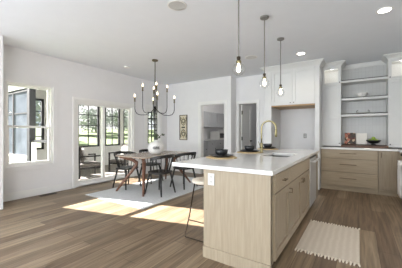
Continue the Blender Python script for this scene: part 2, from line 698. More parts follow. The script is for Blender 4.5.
# sliding glass door
d1 = sthing('door_1', 'white framed two panel sliding glass door to the porch', 'door', (XL, 3.755, 0))
y0, y1, z0, z1 = SLID
b = MB()
casing_x(b, y0, y1, 0.0, z1, w=0.055, sill=False)
b.build('casing', TRIM, d1, world=True, bevel=0.003)
b = MB()
b.box(XL - 0.13, XL - 0.005, y0, y0 + 0.04, 0, z1)
b.box(XL - 0.13, XL - 0.005, y1 - 0.04, y1, 0, z1)
b.box(XL - 0.13, XL - 0.005, y0 + 0.04, y1 - 0.04, z1 - 0.045, z1)
b.box(XL - 0.14, XL + 0.0, y0 + 0.04, y1 - 0.04, 0.0, 0.035)
b.build('frame', TRIM, d1, world=True, bevel=0.003)
for nm, xx, ya, yb in (('sliding_panel', -0.06, y0 + 0.04, 3.70), ('fixed_panel', -0.105, 3.64, y1 - 0.04)):
    b = MB()
    s = 0.065
    za, zb = 0.035, z1 - 0.045
    b.box(XL + xx, XL + xx + 0.04, ya, ya + s * 0.8, za, zb)
    b.box(XL + xx, XL + xx + 0.04, yb - s, yb, za, zb)
    b.box(XL + xx, XL + xx + 0.04, ya + s * 0.8, yb - s, za, za + 0.09)
    b.box(XL + xx, XL + xx + 0.04, ya + s * 0.8, yb - s, zb - 0.055, zb)
    po = b.build(nm, TRIM, d1, world=True, bevel=0.003)
    MB().box(XL + xx + 0.017, XL + xx + 0.023, ya + s * 0.8, yb - s, za + 0.09, zb - 0.055).build('pane', GLASS, po, world=True)
    if nm == 'sliding_panel':
        MB().box(XL + xx + 0.04, XL + xx + 0.075, yb - 0.045, yb - 0.02, 0.95, 1.13).build('handle', TRIM, po, world=True, bevel=0.005)

# small dining window
w2 = sthing('window_2', 'small window with black grid behind the dining table', 'window', (XL, 5.38, 0.86))
b = MB()
casing_x(b, *WIN2)
b.build('casing', TRIM, w2, world=True, bevel=0.003)
y0, y1, z0, z1 = WIN2
b = MB()
b.box(XL - 0.12, XL - 0.01, y0, y0 + 0.05, z0, z1)
b.box(XL - 0.12, XL - 0.01, y1 - 0.05, y1, z0, z1)
b.box(XL - 0.12, XL - 0.01, y0 + 0.05, y1 - 0.05, z0, z0 + 0.05)
b.box(XL - 0.12, XL - 0.01, y0 + 0.05, y1 - 0.05, z1 - 0.12, z1)
b.build('frame', TRIM, w2, world=True, bevel=0.003)
b = MB()
ya, yb, za, zb = y0 + 0.05, y1 - 0.05, z0 + 0.05, z1 - 0.12
for k in range(3):
    yy = ya + (yb - ya) * k / 2
    b.box(XL - 0.09, XL - 0.065, yy - 0.011, yy + 0.011, za, zb)
for k in range(6):
    zz = za + (zb - za) * k / 5
    b.box(XL - 0.089, XL - 0.066, ya, yb, zz - 0.011, zz + 0.011)
b.build('grid', SCREEN, w2, world=True)
MB().box(XL - 0.08, XL - 0.075, ya, yb, za, zb).build('pane', GLASS, w2, world=True)

# narrow door standing ajar
d2 = sthing('door_2', 'narrow white panel door standing open into the dim closet', 'door', (-2.855, YP + T + 0.01, 0.01))
d2.rotation_euler = (0, 0, math.radians(81))
wd = 0.55
b = MB()
b.box(0, 0.1, -0.035, 0, 0, 2.02)
b.box(wd - 0.1, wd, -0.035, 0, 0, 2.02)
for za, zb in ((0, 0.2), (0.95, 1.08), (1.9, 2.02)):
    b.box(0.1, wd - 0.1, -0.035, 0, za, zb)
b.box(0.1, wd - 0.1, -0.024, -0.011, 0.2, 1.9)
b.build('panel', TRIM, d2, bevel=0.003)
b = MB()
b.tube([(wd - 0.06, 0.0, 0.97), (wd - 0.06, -0.085, 0.97)], 0.012, 10)
b.tube([(wd - 0.06, -0.035, 0.97), (wd - 0.06, -0.043, 0.97)], 0.03, 14)
b.tube([(wd - 0.06, -0.08, 0.97), (wd - 0.16, -0.08, 0.97)], 0.009, 10)
b.build('handle', BLACKM, d2, smooth=False)
for zz in (0.25, 1.05, 1.8):
    b = MB()
    b.box(-0.014, 0.03, -0.043, -0.033, zz - 0.05, zz + 0.05)
    b.tube([(-0.01, -0.04, zz - 0.055), (-0.01, -0.04, zz + 0.055)], 0.009, 8)
    b.build('hinge', BLACKM, d2)

# ------------------------------------------------------------------ outside: porch, lawn, trees
lw = MB()
prof = [(XL - T - 0.02, -0.30), (-11, -0.30), (-24, 0.75), (-40, 1.9), (-60, 2.3), (-60, -1.0), (XL - T - 0.02, -1.0)]
A_ = [lw.bm.verts.new((x, -40, z)) for x, z in prof]
B_ = [lw.bm.verts.new((x, 70, z)) for x, z in prof]
for k in range(7):
    lw.bm.faces.new((A_[k], A_[(k + 1) % 7], B_[(k + 1) % 7], B_[k]))
lw.bm.faces.new(A_[::-1])
lw.bm.faces.new(B_)
struct(lw.build('lawn', GRASS), 'sunny lawn beyond the porch', 'lawn')
struct(MB().box(-8.55, XL - T, 2.62, 9.0, -0.3, -0.06).build('porch_floor', CONC), 'concrete porch floor, coloured darker for the porch shade', 'floor')
struct(MB().box(-8.7, XL - T, 2.5, 9.1, 2.62, 2.8).build('porch_roof', TRIM), 'white porch roof over the patio chairs', 'roof')
# low wall and posts on the far side
pw = MB()
pw.box(-8.5, -8.38, 2.7, 9.0, -0.06, 0.70)
pw.box(-8.5, -8.38, 2.7, 9.0, 2.30, 2.62)
wins = [(2.82, 3.66), (3.84, 4.58), (4.74, 5.62), (5.86, 6.58), (6.74, 7.62), (7.78, 8.70)]
ys = [2.7] + [v for w in wins for v in w] + [9.0]
for a_, b_ in zip(ys[::2], ys[1::2]):
    pw.box(-8.5, -8.38, a_, b_, 0.70, 2.30)
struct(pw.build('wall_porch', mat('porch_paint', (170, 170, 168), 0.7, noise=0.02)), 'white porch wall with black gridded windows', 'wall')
for i, (a_, b_) in enumerate(wins):
    b = MB()
    for (p, q) in ((a_, a_ + 0.065), (b_ - 0.065, b_)):
        b.box(-8.46, -8.40, p, q, 0.70, 2.30)
    b.box(-8.46, -8.40, a_, b_, 0.70, 0.755)
    b.box(-8.46, -8.40, a_, b_, 2.235, 2.30)
    mid = (a_ + b_) / 2
    b.box(-8.45, -8.42, mid - 0.014, mid + 0.014, 0.72, 2.28)
    for k in range(1, 4):
        zz = 0.72 + 1.56 * k / 4
        b.box(-8.449, -8.421, a_, b_, zz - 0.014, zz + 0.014)
    o = struct(b.build('window_%d' % (i + 3), SCREEN), 'black gridded porch window, number %d along the porch' % (i + 1), 'window')
# near side of the porch: screened end with a white rail
b = MB()
b.box(-8.5, -8.36, 2.62, 2.76, -0.3, 2.62)
b.box(XL - T - 0.09, XL - T, 2.62, 2.72, -0.06, 2.62)
b.box(-8.36, XL - T - 0.09, 2.63, 2.73, 2.36, 2.62)
struct(b.build('trim_3', TRIM), 'white posts and beam framing the near porch end', 'trim')
b = MB()
b.box(-6.86, -6.72, 2.60, 2.74, -0.06, 2.36)
b.box(-7.86, -7.80, 2.64, 2.70, 0.62, 2.36)
b.box(-6.72, -5.50, 2.64, 2.70, 1.00, 1.06)
b.box(-8.36, -5.50, 2.64, 2.70, 2.28, 2.36)
b.box(-8.36, -6.86, 2.65, 2.69, 1.72, 1.75)
struct(b.build('trim_4', SCREEN), 'black screen frame of the near porch end', 'trim')
b = MB()
b.box(-8.36, -6.86, 2.62, 2.74, 0.58, 0.65)
b.box(-8.36, -6.86, 2.64, 2.72, 0.02, 0.08)
for k in range(12):
    xx = -8.30 + k * 0.125
    b.box(xx - 0.02, xx + 0.02, 2.66, 2.70, 0.08, 0.58)
b.box(-6.70, -6.60, 2.64, 2.70, -0.06, 1.0)
sh = MB()  # screen added to keep the sun off the sliding door and dining rug
sh.box(-8.36, -7.86, 2.665, 2.675, 0.65, 2.28)
sh.box(-7.80, -6.86, 2.665, 2.675, 0.65, 2.28)
struct(sh.build('window_9', mat('sun_block_fabric', (84, 89, 96), 1.0, noise=0.25, scale=2.5, spec=0.0)), 'pale screen added to the near porch end to block the sun', 'window')
struct(b.build('trim_5', TRIM), 'white railing with balusters on the near porch end', 'trim')


def patio_chair(loc, rz, label, pillow_m):
    t = thing('patio_chair', label, 'chair', loc, rz, 'patio chairs on the porch')
    for sx in (-1, 1):
        MB().box(sx * 0.33 - 0.02, sx * 0.33 + 0.02, 0.28, 0.32, 0, 0.62).build('leg', BLACKM, t)
        MB().box(sx * 0.33 - 0.02, sx * 0.33 + 0.02, -0.36, -0.32, 0, 0.90).build('leg', BLACKM, t)
        MB().box(sx * 0.33 - 0.025, sx * 0.33 + 0.025, -0.36, 0.32, 0.60, 0.635).build('armrest', BLACKM, t)
    fr = MB()
    fr.box(-0.33, 0.33, 0.28, 0.32, 0.26, 0.31)
    fr.box(-0.33, 0.33, -0.36, -0.32, 0.26, 0.31)
    fr.box(-0.35, -0.31, -0.34, 0.30, 0.26, 0.31)
    fr.box(0.31, 0.35, -0.34, 0.30, 0.26, 0.31)
    MB().box(-0.33, 0.33, -0.36, -0.32, 0.86, 0.90).build('top_bar', BLACKM, t)
    fr.build('seat_frame', BLACKM, t)
    MB().box(-0.30, 0.30, -0.30, 0.31, 0.31, 0.40).build('seat_cushion', PCUSH, t, bevel=0.03)
    M = Matrix.Rotation(math.radians(12), 3, 'X')
    MB().obox((0, -0.27, 0.68), 0.58, 0.10, 0.48, M).build('back_cushion', PCUSH, t, bevel=0.05)
    M = Matrix.Rotation(math.radians(24), 3, 'X')
    q = MB()
    q.obox((0.02, -0.12, 0.66), 0.36, 0.12, 0.36, M)
    q.build('pillow', pillow_m, t, bevel=0.06)
    return t


patio_chair((-6.7, 4.12, -0.06), math.radians(-14), 'black framed patio chair with grey cushions, seen through the sliding panel', mat('soft_grey_pillow', (176, 174, 170), 0.95, noise=0.1, scale=30))
patio_chair((-6.62, 5.33, -0.06), math.radians(190), 'black framed patio chair with a pale pillow, seen through the fixed door panel', PPIL)


def tree(loc, h, spread, m, label, seed, n=1400):
    rnd = random.Random(seed)
    t = thing('tree', label, 'tree', loc, 0, 'trees beyond the lawn')
    MB().tube([(0, 0, 0), (0.05, 0.02, h * 0.3), (-0.05, 0.05, h * 0.6), (0, 0, h * 0.85)], [0.16, 0.12, 0.08, 0.03], 8).build('trunk', BARK, t, smooth=True)
    b = MB()
    cl = [(rnd.uniform(-1, 1) * spread * 0.6, rnd.uniform(-1, 1) * spread * 0.6, h * rnd.uniform(0.3, 0.85), spread * rnd.uniform(0.35, 0.6)) for _ in range(9)]
    for _ in range(n):
        cx, cy, cz, r = rnd.choice(cl)
        d = Vector((rnd.gauss(0, 1), rnd.gauss(0, 1), rnd.gauss(0, 0.85))).normalized() * r * rnd.uniform(0.5, 1.05)
        p = Vector((cx, cy, cz)) + d
        u = Vector((rnd.gauss(0, 1), rnd.gauss(0, 1), rnd.gauss(0, 1))).normalized()
        v = u.cross(Vector((rnd.gauss(0, 1), rnd.gauss(0, 1), rnd.gauss(0, 1)))).normalized()
        s = rnd.uniform(0.12, 0.26)
        vs_ = [b.bm.verts.new(p + u * s * a + v * s * 0.55 * c) for a, c in ((-1, 0), (0, -1), (1, 0), (0, 1))]
        b.bm.faces.new(vs_)
    b.build('foliage', m, t)
    return t


def gz(x):
    return -0.30 + max(0, (-11 - x)) * 1.05 / 13 - 0.05 if x > -24 else 0.70 + (-24 - x) * 1.15 / 16


for (x, y, h_, sp_, m_, l_) in ((-24, 8.6, 4.6, 2.0, TREEL, 'pale green tree beyond the lawn, seen through the tall window'),
                                (-31, 14.6, 4.6, 2.6, TREED, 'deeper green tree beyond the lawn, seen at the edge of the tall window'),
                                (-32, 20.8, 3.2, 2.6, TREEL, 'low pale tree seen through the grid of the sliding panel'),
                                (-38, 29.5, 3.8, 3.0, TREED, 'broad grey green tree seen between the two door panels'),
                                (-29, 24.6, 4.4, 2.4, TREEL, 'tall pale tree seen through the fixed door panel'),
                                (-33, 36.0, 5.6, 3.0, TREED, 'dense grey green tree seen past the porch corner post'),
                                (-26, 31.5, 5.0, 2.6, TREEL, 'pale tree seen through the small gridded window')):
    tree((x, y, gz(x)), h_, sp_, m_, l_, int(-x * 7 + y))

# ------------------------------------------------------------------ pantry fittings beyond the doorway
pc = thing('pantry_base_cabinet', 'long grey base cabinet inside the pantry', 'cabinet', (-4.97, 8.2, 0))
MB().box(XL + 0.002, -4.67, 6.2, 10.15, 0.1, 0.90).build('body', SHADE_GREY, pc, world=True)
MB().box(XL + 0.002, -4.73, 6.2, 10.15, 0.0, 0.1).build('toe_kick', TOEK, pc, world=True)
for k in range(6):
    ya = 6.22 + k * 0.65
    dw = slab('+X', -4.67, ya, ya + 0.63, 0.70, 0.885).build('drawer', SHADE_GREY, pc, world=True, bevel=0.003)
    knob('+X', -4.67, ya + 0.315, 0.80).build('knob', BLACKM, dw, world=True)
    do = shaker('+X', -4.67, ya, ya + 0.63, 0.11, 0.68).build('door', SHADE_GREY, pc, world=True, bevel=0.002)
    knob('+X', -4.67, ya + 0.56, 0.62).build('knob', BLACKM, do, world=True)
tag(MB().box(XL + 0.002, -4.63, 6.18, 10.17, 0.90, 0.94).build('pantry_worktop', SHADE_GREY, bevel=0.003), 'grey worktop on the pantry base cabinet', 'worktop')
pu = thing('pantry_wall_cabinet', 'grey wall cabinet over the pantry worktop', 'cabinet', (-5.1, 8.2, 1.44))
MB().box(XL + 0.002, -4.95, 6.2, 10.15, 1.44, 2.05).build('body', SHADE_GREY, pu, world=True)
for k in range(6):
    ya = 6.22 + k * 0.65
    shaker('+X', -4.95, ya, ya + 0.63, 1.45, 2.04).build('door', SHADE_GREY, pu, world=True, bevel=0.002)
mw = thing('microwave', 'stainless microwave on the pantry worktop', 'microwave', (-4.85, 8.82, 0.94))
MB().box(-5.1, -4.70, 8.47, 9.17, 0.945, 1.27).build('body', STEEL, mw, world=True, bevel=0.006)
MB().box(-4.70, -4.685, 8.55, 8.95, 1.01, 1.20).build('door', DGLASS, mw, world=True, bevel=0.004)
MB().box(-4.70, -4.688, 9.0, 9.14, 0.98, 1.22).build('control_panel', STEEL, mw, world=True)
MB().tube([(-4.66, 8.97, 1.0), (-4.66, 8.97, 1.2)], 0.008, 8).build('handle', STEEL, mw, world=True)

for (lx, ly, lp, ll) in ((-3.9, 7.6, 20, 'unseen flush ceiling light added to brighten the pantry'), (-2.0, 7.4, 1.2, 'unseen flush ceiling light added to brighten the dim closet')):  # unseen lamps added to lighten the pantry and closet
    t = thing('added_flush_light', ll, 'ceiling light', (lx, ly, H))
    MB().lathe([(0, 0), (0.15, 0), (0.15, -0.02), (0.14, -0.03), (0, -0.03)], (0, 0, 0), 28).build('housing', TRIM, t)
    pd = bpy.data.lights.new('added_flush_glow', 'POINT')
    pd.energy = lp
    pd.shadow_soft_size = 0.12
    pd.color = (1.0, 0.97, 0.93)
    po = bpy.data.objects.new('added_flush_glow', pd)
    COL.objects.link(po)
    po.parent = t
    po.location = (0, 0, -0.18)

# ------------------------------------------------------------------ ceiling fixtures
def disc(c, r, t):
    return MB().lathe([(0, 0), (r, 0), (r, -t * 0.6), (r * 0.96, -t), (0, -t)], c, 32)


SPK = mat('speaker_grille', (196, 196, 194), 0.7, noise=0.1, scale=300)
sp = thing('ceiling_speaker', 'round grey ceiling speaker grille nearest the front of the room', 'speaker', (-1.87, 2.31, H))
MB().lathe([(0.105, 0), (0.12, 0), (0.12, -0.004), (0.107, -0.006), (0.105, -0.006)], (0, 0, 0), 40).build('rim', TRIM, sp)
disc((0, 0, 0), 0.105, 0.004).build('grille', SPK, sp)
sp2 = thing('ceiling_speaker', 'round ceiling speaker grille behind the first pendant light', 'speaker', (-1.87, 4.75, H))
MB().lathe([(0.115, 0), (0.13, 0), (0.13, -0.004), (0.117, -0.006), (0.115, -0.006)], (0, 0, 0), 40).build('rim', TRIM, sp2)
disc((0, 0, 0), 0.115, 0.004).build('grille', mat('pale_grille', (214, 214, 212), 0.7, noise=0.06, scale=300), sp2)
sd = thing('smoke_detector', 'small white smoke detector on the ceiling near the windows', 'smoke detector', (-4.59, 3.79, H))
disc((0, 0, 0), 0.065, 0.03).build('body', TRIM, sd, smooth=False)
MB().lathe([(0.066, -0.008), (0.0675, -0.008), (0.0675, -0.013), (0.066, -0.013)], (0, 0, 0), 32).build('slot', SPK, sd)
for (x, y, l_) in ((0.279, 3.85, 'bright round recessed ceiling light over the kitchen aisle'), (-0.952, 5.06, 'bright round recessed ceiling light in front of the refrigerator cabinet')):
    t = thing('recessed_light', l_, 'ceiling light', (x, y, H), 0, 'recessed kitchen ceiling lights')
    MB().lathe([(0.07, 0), (0.095, 0), (0.095, -0.004), (0.075, -0.008), (0.07, -0.006)], (0, 0, 0), 36).build('rim', TRIM, t)
    disc((0, 0, 0), 0.071, 0.005).build('diffuser', LEDW, t)
    dl = bpy.data.lights.new('downlight', 'SPOT')
    dl.energy = 32 if x > 0 else 8
    dl.spot_size = math.radians(145)
    dl.spot_blend = 0.6
    dl.shadow_soft_size = 0.07
    dl.color = (1.0, 0.91, 0.80)
    lo = bpy.data.objects.new('downlight', dl)
    COL.objects.link(lo)
    lo.parent = t
    lo.location = (0, 0, -0.03)

# ------------------------------------------------------------------ pendant lights over the island
def pendant(loc, label):
    t = thing('pendant_light', label, 'pendant light', loc, 0, 'glass globe pendants over the island')
    MB().lathe([(0, 0), (0.058, 0), (0.058, -0.018), (0.05, -0.024), (0, -0.024)], (0, 0, 0), 28).build('canopy', NICKEL, t)
    MB().tube([(0, 0, -0.02), (0, 0, -0.775)], 0.0075, 10).build('rod', NICKEL, t)
    s = MB()
    s.lathe([(0, -0.765), (0.02, -0.768), (0.02, -0.795), (0.014, -0.797), (0.014, -0.808), (0.024, -0.81), (0.024, -0.835), (0, -0.835)], (0, 0, 0), 20)
    s.build('socket', BRONZE, t)
    MB().lathe([(0.0255, -0.812), (0.0265, -0.816), (0.0265, -0.826), (0.0255, -0.83), (0.0235, -0.821)], (0, 0, 0), 20).build('band', GOLD, t)
    prof = [(0.024, -0.832)]
    cz, R = -0.90, 0.068
    for k in range(1, 13):
        a = 0.36 + (PI - 0.36) * k / 12
        prof.append((R * math.sin(a) if k < 12 else 0, cz + R * math.cos(a)))
    MB().lathe(prof, (0, 0, 0), 28).build('globe', GLOBE, t, smooth=True)
    MB().lathe([(0, -0.836), (0.010, -0.84), (0.012, -0.86), (0.019, -0.885), (0.021, -0.905), (0.015, -0.925), (0, -0.932)], (0, 0, 0), 18).build('bulb', BULB, t, smooth=True)
    return t


pend = pendant((-1.055, 2.33, H), 'glass globe pendant nearest the island front')
dup(pend, (-1.065, 3.19, H), 0, 'middle one of the three glass globe pendants')
dup(pend, (-1.085, 4.07, H), 0, 'glass globe pendant nearest the refrigerator cabinet')

# ------------------------------------------------------------------ chandelier
ch = thing('chandelier', 'black and brass eight arm candle chandelier over the dining table', 'chandelier', (-3.67, 3.786, H), math.radians(50))
MB().lathe([(0, 0), (0.065, 0), (0.065, -0.02), (0.055, -0.028), (0, -0.028)], (0, 0, 0), 28).build('canopy', ABRASS, ch)
MB().tube([(0, 0, -0.02), (0, 0, -1.02)], 0.009, 10).build('rod', BRONZE, ch)
MB().lathe([(0, -1.0), (0.018, -1.0), (0.022, -1.03), (0.03, -1.07), (0.03, -1.10), (0.018, -1.13), (0.012, -1.17), (0.016, -1.185), (0, -1.2)], (0, 0, 0), 20).build('hub', BLACKM, ch, smooth=True)
for k in range(8):
    a = PI / 2 * (k // 2)
    low = k % 2 == 0
    R = 0.42 if low else 0.26
    ztip = 2.01 - H if low else 2.24 - H
    zb = 1.615 - H if low else 1.66 - H
    pts = [(0.02, -1.06), (0.07, -1.11 if not low else -1.12), (R * 0.45, zb - 0.002), (R * 0.72, zb - 0.008), (R * 0.88, zb + 0.012), (R * 0.97, zb + 0.06), (R, zb + 0.12), (R, ztip - 0.10)]
    arm = MB().tube([(math.cos(a) * r, math.sin(a) * r, z) for r, z in pts], 0.0065, 8).build('arm', BLACKM, ch, smooth=True)
    c = (math.cos(a) * R, math.sin(a) * R, 0)
    MB().lathe([(0, ztip - 0.125), (0.019, ztip - 0.12), (0.021, ztip - 0.112), (0.014, ztip - 0.11), (0.014, ztip - 0.03), (0, ztip - 0.03)], c, 14).build('candle_sleeve', ABRASS, arm)
    MB().lathe([(0, ztip - 0.03), (0.008, ztip - 0.026), (0.014, ztip - 0.005), (0.0135, ztip + 0.008), (0.007, ztip + 0.026), (0, ztip + 0.04)], c, 14).build('bulb', CBULB, arm, smooth=True)

# ------------------------------------------------------------------ dining group
RUGM = checker_rug('pale_blue_grey_weave', (196, 198, 200), (218, 219, 219), 5)
dr = thing('dining_rug', 'large pale blue grey rug under the dining table', 'rug', (-3.7, 4.0, 0))
MB().box(-0.80, 0.80, -1.28, 1.35, 0.0, 0.012).build('pile', RUGM, dr, bevel=0.004)
MB().box(-0.815, 0.815, -1.295, 1.365, 0.0, 0.008).build('border', mat('rug_border', (168, 166, 160), 0.95, noise=0.06, scale=40), dr)
RZ = 0.012

tx0, tx1, ty0, ty1 = -4.29, -3.37, 3.20, 4.78
tb = thing('dining_table', 'walnut dining table with angled legs on the pale rug', 'table', ((tx0 + tx1) / 2, (ty0 + ty1) / 2, RZ))
hx, hy = (tx1 - tx0) / 2, (ty1 - ty0) / 2
poly = []
for (cx, cy, a0) in ((hx - 0.08, hy - 0.08, 0), (-hx + 0.08, hy - 0.08, 90), (-hx + 0.08, -hy + 0.08, 180), (hx - 0.08, -hy + 0.08, 270)):
    for k in range(6):
        a = math.radians(a0 + 18 * k)
        poly.append((cx + 0.08 * math.cos(a), cy + 0.08 * math.sin(a)))
MB().prism(poly, 'z', 0.722, 0.745).build('tabletop', WALNUT_SHEEN, tb, bevel=0.006)
ap = MB()
ap.box(-hx + 0.25, hx - 0.25, -0.03, 0.03, 0.66, 0.715)
ap.box(-0.03, 0.03, -hy + 0.3, hy - 0.3, 0.66, 0.715)
ap.build('apron', WALNUT, tb)
for sx in (-1, 1):
    for sy in (-1, 1):
        fx, fy = sx * (hx - 0.06), sy * (hy - 0.02)
        dx, dy = -sx * 0.76, -sy * 0.78
        prof = [(0.0, 0.0, 0.017), (0.13, 0.19, 0.022), (0.27, 0.38, 0.028), (0.37, 0.53, 0.034), (0.375, 0.585, 0.034), (0.31, 0.64, 0.03), (0.16, 0.695, 0.026), (0.06, 0.712, 0.024)]
        MB().tube([(fx + dx * s, fy + dy * s, z) for s, z, r in prof], [r * 1.2 for s, z, r in prof], 10).build('leg', WALNUT, tb, smooth=True)


def dining_chair(loc, rz, label):
    t = thing('dining_chair', label, 'chair', loc, rz, 'black spindle back dining chairs')
    # saddle seat
    s = MB()
    n = 28
    po = []
    for k in range(n):
        a = 2 * PI * k / n
        x = 0.225 * abs(math.cos(a)) ** 0.7 * (1 if math.cos(a) >= 0 else -1)
        y = 0.215 * abs(math.sin(a)) ** 0.7 * (1 if math.sin(a) >= 0 else -1)
        po.append((x, y))
    s.prism(po, 'z', 0.415, 0.45)
    s.build('seat', BLACKP, t, bevel=0.01)
    for sx in (-1, 1):
        for sy in (-1, 1):
            MB().tube([(sx * 0.15, sy * 0.14, 0.42), (sx * 0.185, sy * 0.18, 0.2), (sx * 0.215, sy * 0.215, 0.0)], [0.020, 0.019, 0.014], 10).build('leg', BLACKP, t, smooth=True)
    # curved top rail, seen round the back (local -Y) and reaching forward to short arms
    def rail(a):
        return Vector((0.275 * math.sin(a), -0.03 - 0.225 * math.cos(a), 0))
    pts = []
    for k in range(17):
        a = math.radians(-100 + 200 * k / 16)
        zz = 0.765 - 0.06 * (abs(k - 8) / 8) ** 2
        p = rail(a)
        pts.append((p.x, p.y, zz))
    rb = MB()
    prev = None
    for (x, y, z) in pts:
        c = Vector((x, y, 0))
        nrm = (c - Vector((0, -0.03, 0))).normalized()
        ring = [rb.bm.verts.new(Vector((x, y, z)) + nrm * i_ * 0.012 + Vector((0, 0, j_ * 0.03))) for i_, j_ in ((-1, -1), (1, -1), (1, 1), (-1, 1))]
        if prev:
            for q in range(4):
                rb.bm.faces.new((prev[q], prev[(q + 1) % 4], ring[(q + 1) % 4], ring[q]))
        else:
            rb.bm.faces.new(ring)
        prev = ring
    rb.bm.faces.new(prev)
    rb.build('top_rail', BLACKP, t, bevel=0.005)
    for k in range(9):
        a = math.radians(-88 + 176 * k / 8)
        top = rail(a)
        zz = 0.765 - 0.06 * (abs(a) / math.radians(100)) ** 2 - 0.015
        bt = Vector((0.19 * math.sin(a), -0.01 - 0.17 * math.cos(a), 0.445))
        MB().tube([bt, (top.x, top.y, zz)], [0.0095, 0.008], 8).build('spindle', BLACKP, t, smooth=True)
    return t


dc = dining_chair((-3.33, 3.58, RZ), math.radians(92), 'black spindle chair with its back to the island, nearer the window')
dup(dc, (-3.30, 4.32, RZ), math.radians(84), 'black spindle chair with its back to the island, nearer the art panel')
dup(dc, (-4.345, 3.60, RZ), math.radians(-90), 'black spindle chair with its back to the sliding door, nearest the rug corner')
dup(dc, (-4.345, 4.33, RZ), math.radians(-88), 'black spindle chair with its back to the sliding door, mostly hidden behind the table')

# vase
VX, VY, VZ = -3.74, 3.89, RZ + 0.745
vz = thing('vase', 'round white vase with a dark sprig motif on the dining table', 'vase', (VX, VY, VZ))
vprof = [(0, 0), (0.07, 0.0), (0.12, 0.02), (0.168, 0.07), (0.185, 0.135), (0.173, 0.195), (0.13, 0.25), (0.06, 0.28), (0.045, 0.295), (0.05, 0.315), (0.042, 0.315), (0.036, 0.295), (0.05, 0.27), (0.0, 0.25)]
MB().lathe(vprof, (0, 0, 0), 36).build('body', CERW, vz, smooth=True)
mo = MB()
dirv = Vector((-VX, -VY, 0)).normalized()
sidev = Vector((-dirv.y, dirv.x, 0))
def onv(u, v):
    # a point on the vase surface facing the room
    z = 0.145 + v
    import bisect
    r = 0.185
    for (r0, z0_), (r1, z1_) in zip(vprof[1:7], vprof[2:8]):
        if z0_ <= z <= z1_:
            r = r0 + (r1 - r0) * (z - z0_) / (z1_ - z0_)
    c = math.sqrt(max(0, r * r - u * u))
    return dirv * (c + 0.002) + sidev * u + Vector((0, 0, z))
mo.tube([onv(-0.075 + 0.0125 * k, 0.004 * math.sin(k)) for k in range(13)], 0.006, 6)
for k in range(-2, 3):
    u = k * 0.026
    mo.tube([onv(u, 0), onv(u + 0.008, 0.018), onv(u + 0.012, 0.042)], [0.006, 0.008, 0.003], 6)
    mo.tube([onv(u, 0), onv(u + 0.008, -0.016), onv(u + 0.012, -0.038)], [0.006, 0.008, 0.003], 6)
mo.build('sprig_motif', BLACKP, vz)
pl = thing('plant_sprigs', 'dark green leafy sprigs standing in the round white vase', 'plant', (VX, VY, VZ + 0.25))
rnd = random.Random(4)
for k in range(7):
    a = rnd.uniform(0, 2 * PI)
    out = Vector((math.cos(a) * 0.6 + 0.35 * 0.73, math.sin(a) * 0.6 + 0.35 * 0.68, 0))
    pts = [Vector((0, 0, 0.01)), out * 0.04 + Vector((0, 0, 0.09)), out * 0.13 + Vector((0, 0, 0.17)), out * rnd.uniform(0.2, 0.27) + Vector((0, 0, rnd.uniform(0.14, 0.26)))]
    stem = MB().tube(pts, [0.003, 0.003, 0.002, 0.001], 6).build('stem', LEAF, pl)
    lf = MB()
    for j in range(14):
        f = 0.35 + 0.65 * j / 13
        i_ = min(2, int(f * 3))
        p = pts[i_].lerp(pts[i_ + 1], f * 3 - i_)
        d = Vector((rnd.gauss(0, 1), rnd.gauss(0, 1), rnd.gauss(0.2, 0.7))).normalized()
        s = d.cross(Vector((rnd.gauss(0, 1), rnd.gauss(0, 1), 1))).normalized()
        L = rnd.uniform(0.035, 0.06)
        vs_ = [lf.bm.verts.new(p + d * L * q + s * L * 0.28 * w_) for q, w_ in ((0, 0), (0.5, 1), (1, 0), (0.5, -1))]
        lf.bm.faces.new(vs_)
    lf.build('leaves', LEAF, stem)

# art panel
art = thing('wall_art', 'narrow carved cream and black panel hung on the dining wall', 'wall art', (-4.587, YD, 1.0))
b = MB()
for (a0, a1, c0, c1) in ((-0.148, -0.128, 0, 0.785), (0.128, 0.148, 0, 0.785), (-0.128, 0.128, 0, 0.02), (-0.128, 0.128, 0.765, 0.785)):
    b.box(a0, a1, -0.03, -0.002, c0, c1)
b.build('frame', mat('art_frame', (92, 84, 70), 0.6, noise=0.15), art)
MB().box(-0.128, 0.128, -0.015, -0.003, 0.02, 0.765).build('ground', mat('art_cream', (214, 205, 180), 0.7, noise=0.12, scale=25), art)
ORN = mat('art_ornament', (60, 56, 48), 0.6, noise=0.2, scale=30)
OCH = mat('art_ochre', (150, 132, 84), 0.6, noise=0.2, scale=30)
mo = MB()
mo2 = MB()
for cz, s in ((0.60, 1), (0.19, -1)):
    mo.tube([(0.052 * math.cos(t_), -0.017, cz + 0.052 * math.sin(t_)) for t_ in [2 * PI * k / 16 for k in range(17)]], 0.011, 6)
    for q in range(8):
        a = q * PI / 4
        mo2.tube([(0.07 * math.cos(a), -0.017, cz + 0.07 * math.sin(a)), (0.10 * math.cos(a), -0.017, cz + 0.12 * math.sin(a))], [0.018, 0.006], 6)
    for sx in (-1, 1):
        mo.tube([(sx * 0.10, -0.017, cz + 0.12 * s), (sx * 0.11, -0.017, cz + 0.05 * s), (sx * 0.06, -0.017, cz - 0.10 * s), (0, -0.017, cz - 0.14 * s)], 0.009, 6)
mo.tube([(-0.06, -0.017, 0.395), (0.06, -0.017, 0.395)], 0.02, 8)
mo.build('dark_ornament', ORN, art)
mo2.build('ochre_ornament', OCH, art)

# floor register
fv = thing('floor_register', 'small dark floor register by the window wall', 'vent', (-5.16, 2.32, 0.0))
MB().box(-0.055, 0.055, -0.15, 0.15, 0.0, 0.006).build('frame', BRONZE, fv)
b = MB()
for k in range(9):
    b.box(-0.042, 0.042, -0.13 + k * 0.031, -0.118 + k * 0.031, 0.006, 0.009)
b.build('slats', BLACKM, fv)

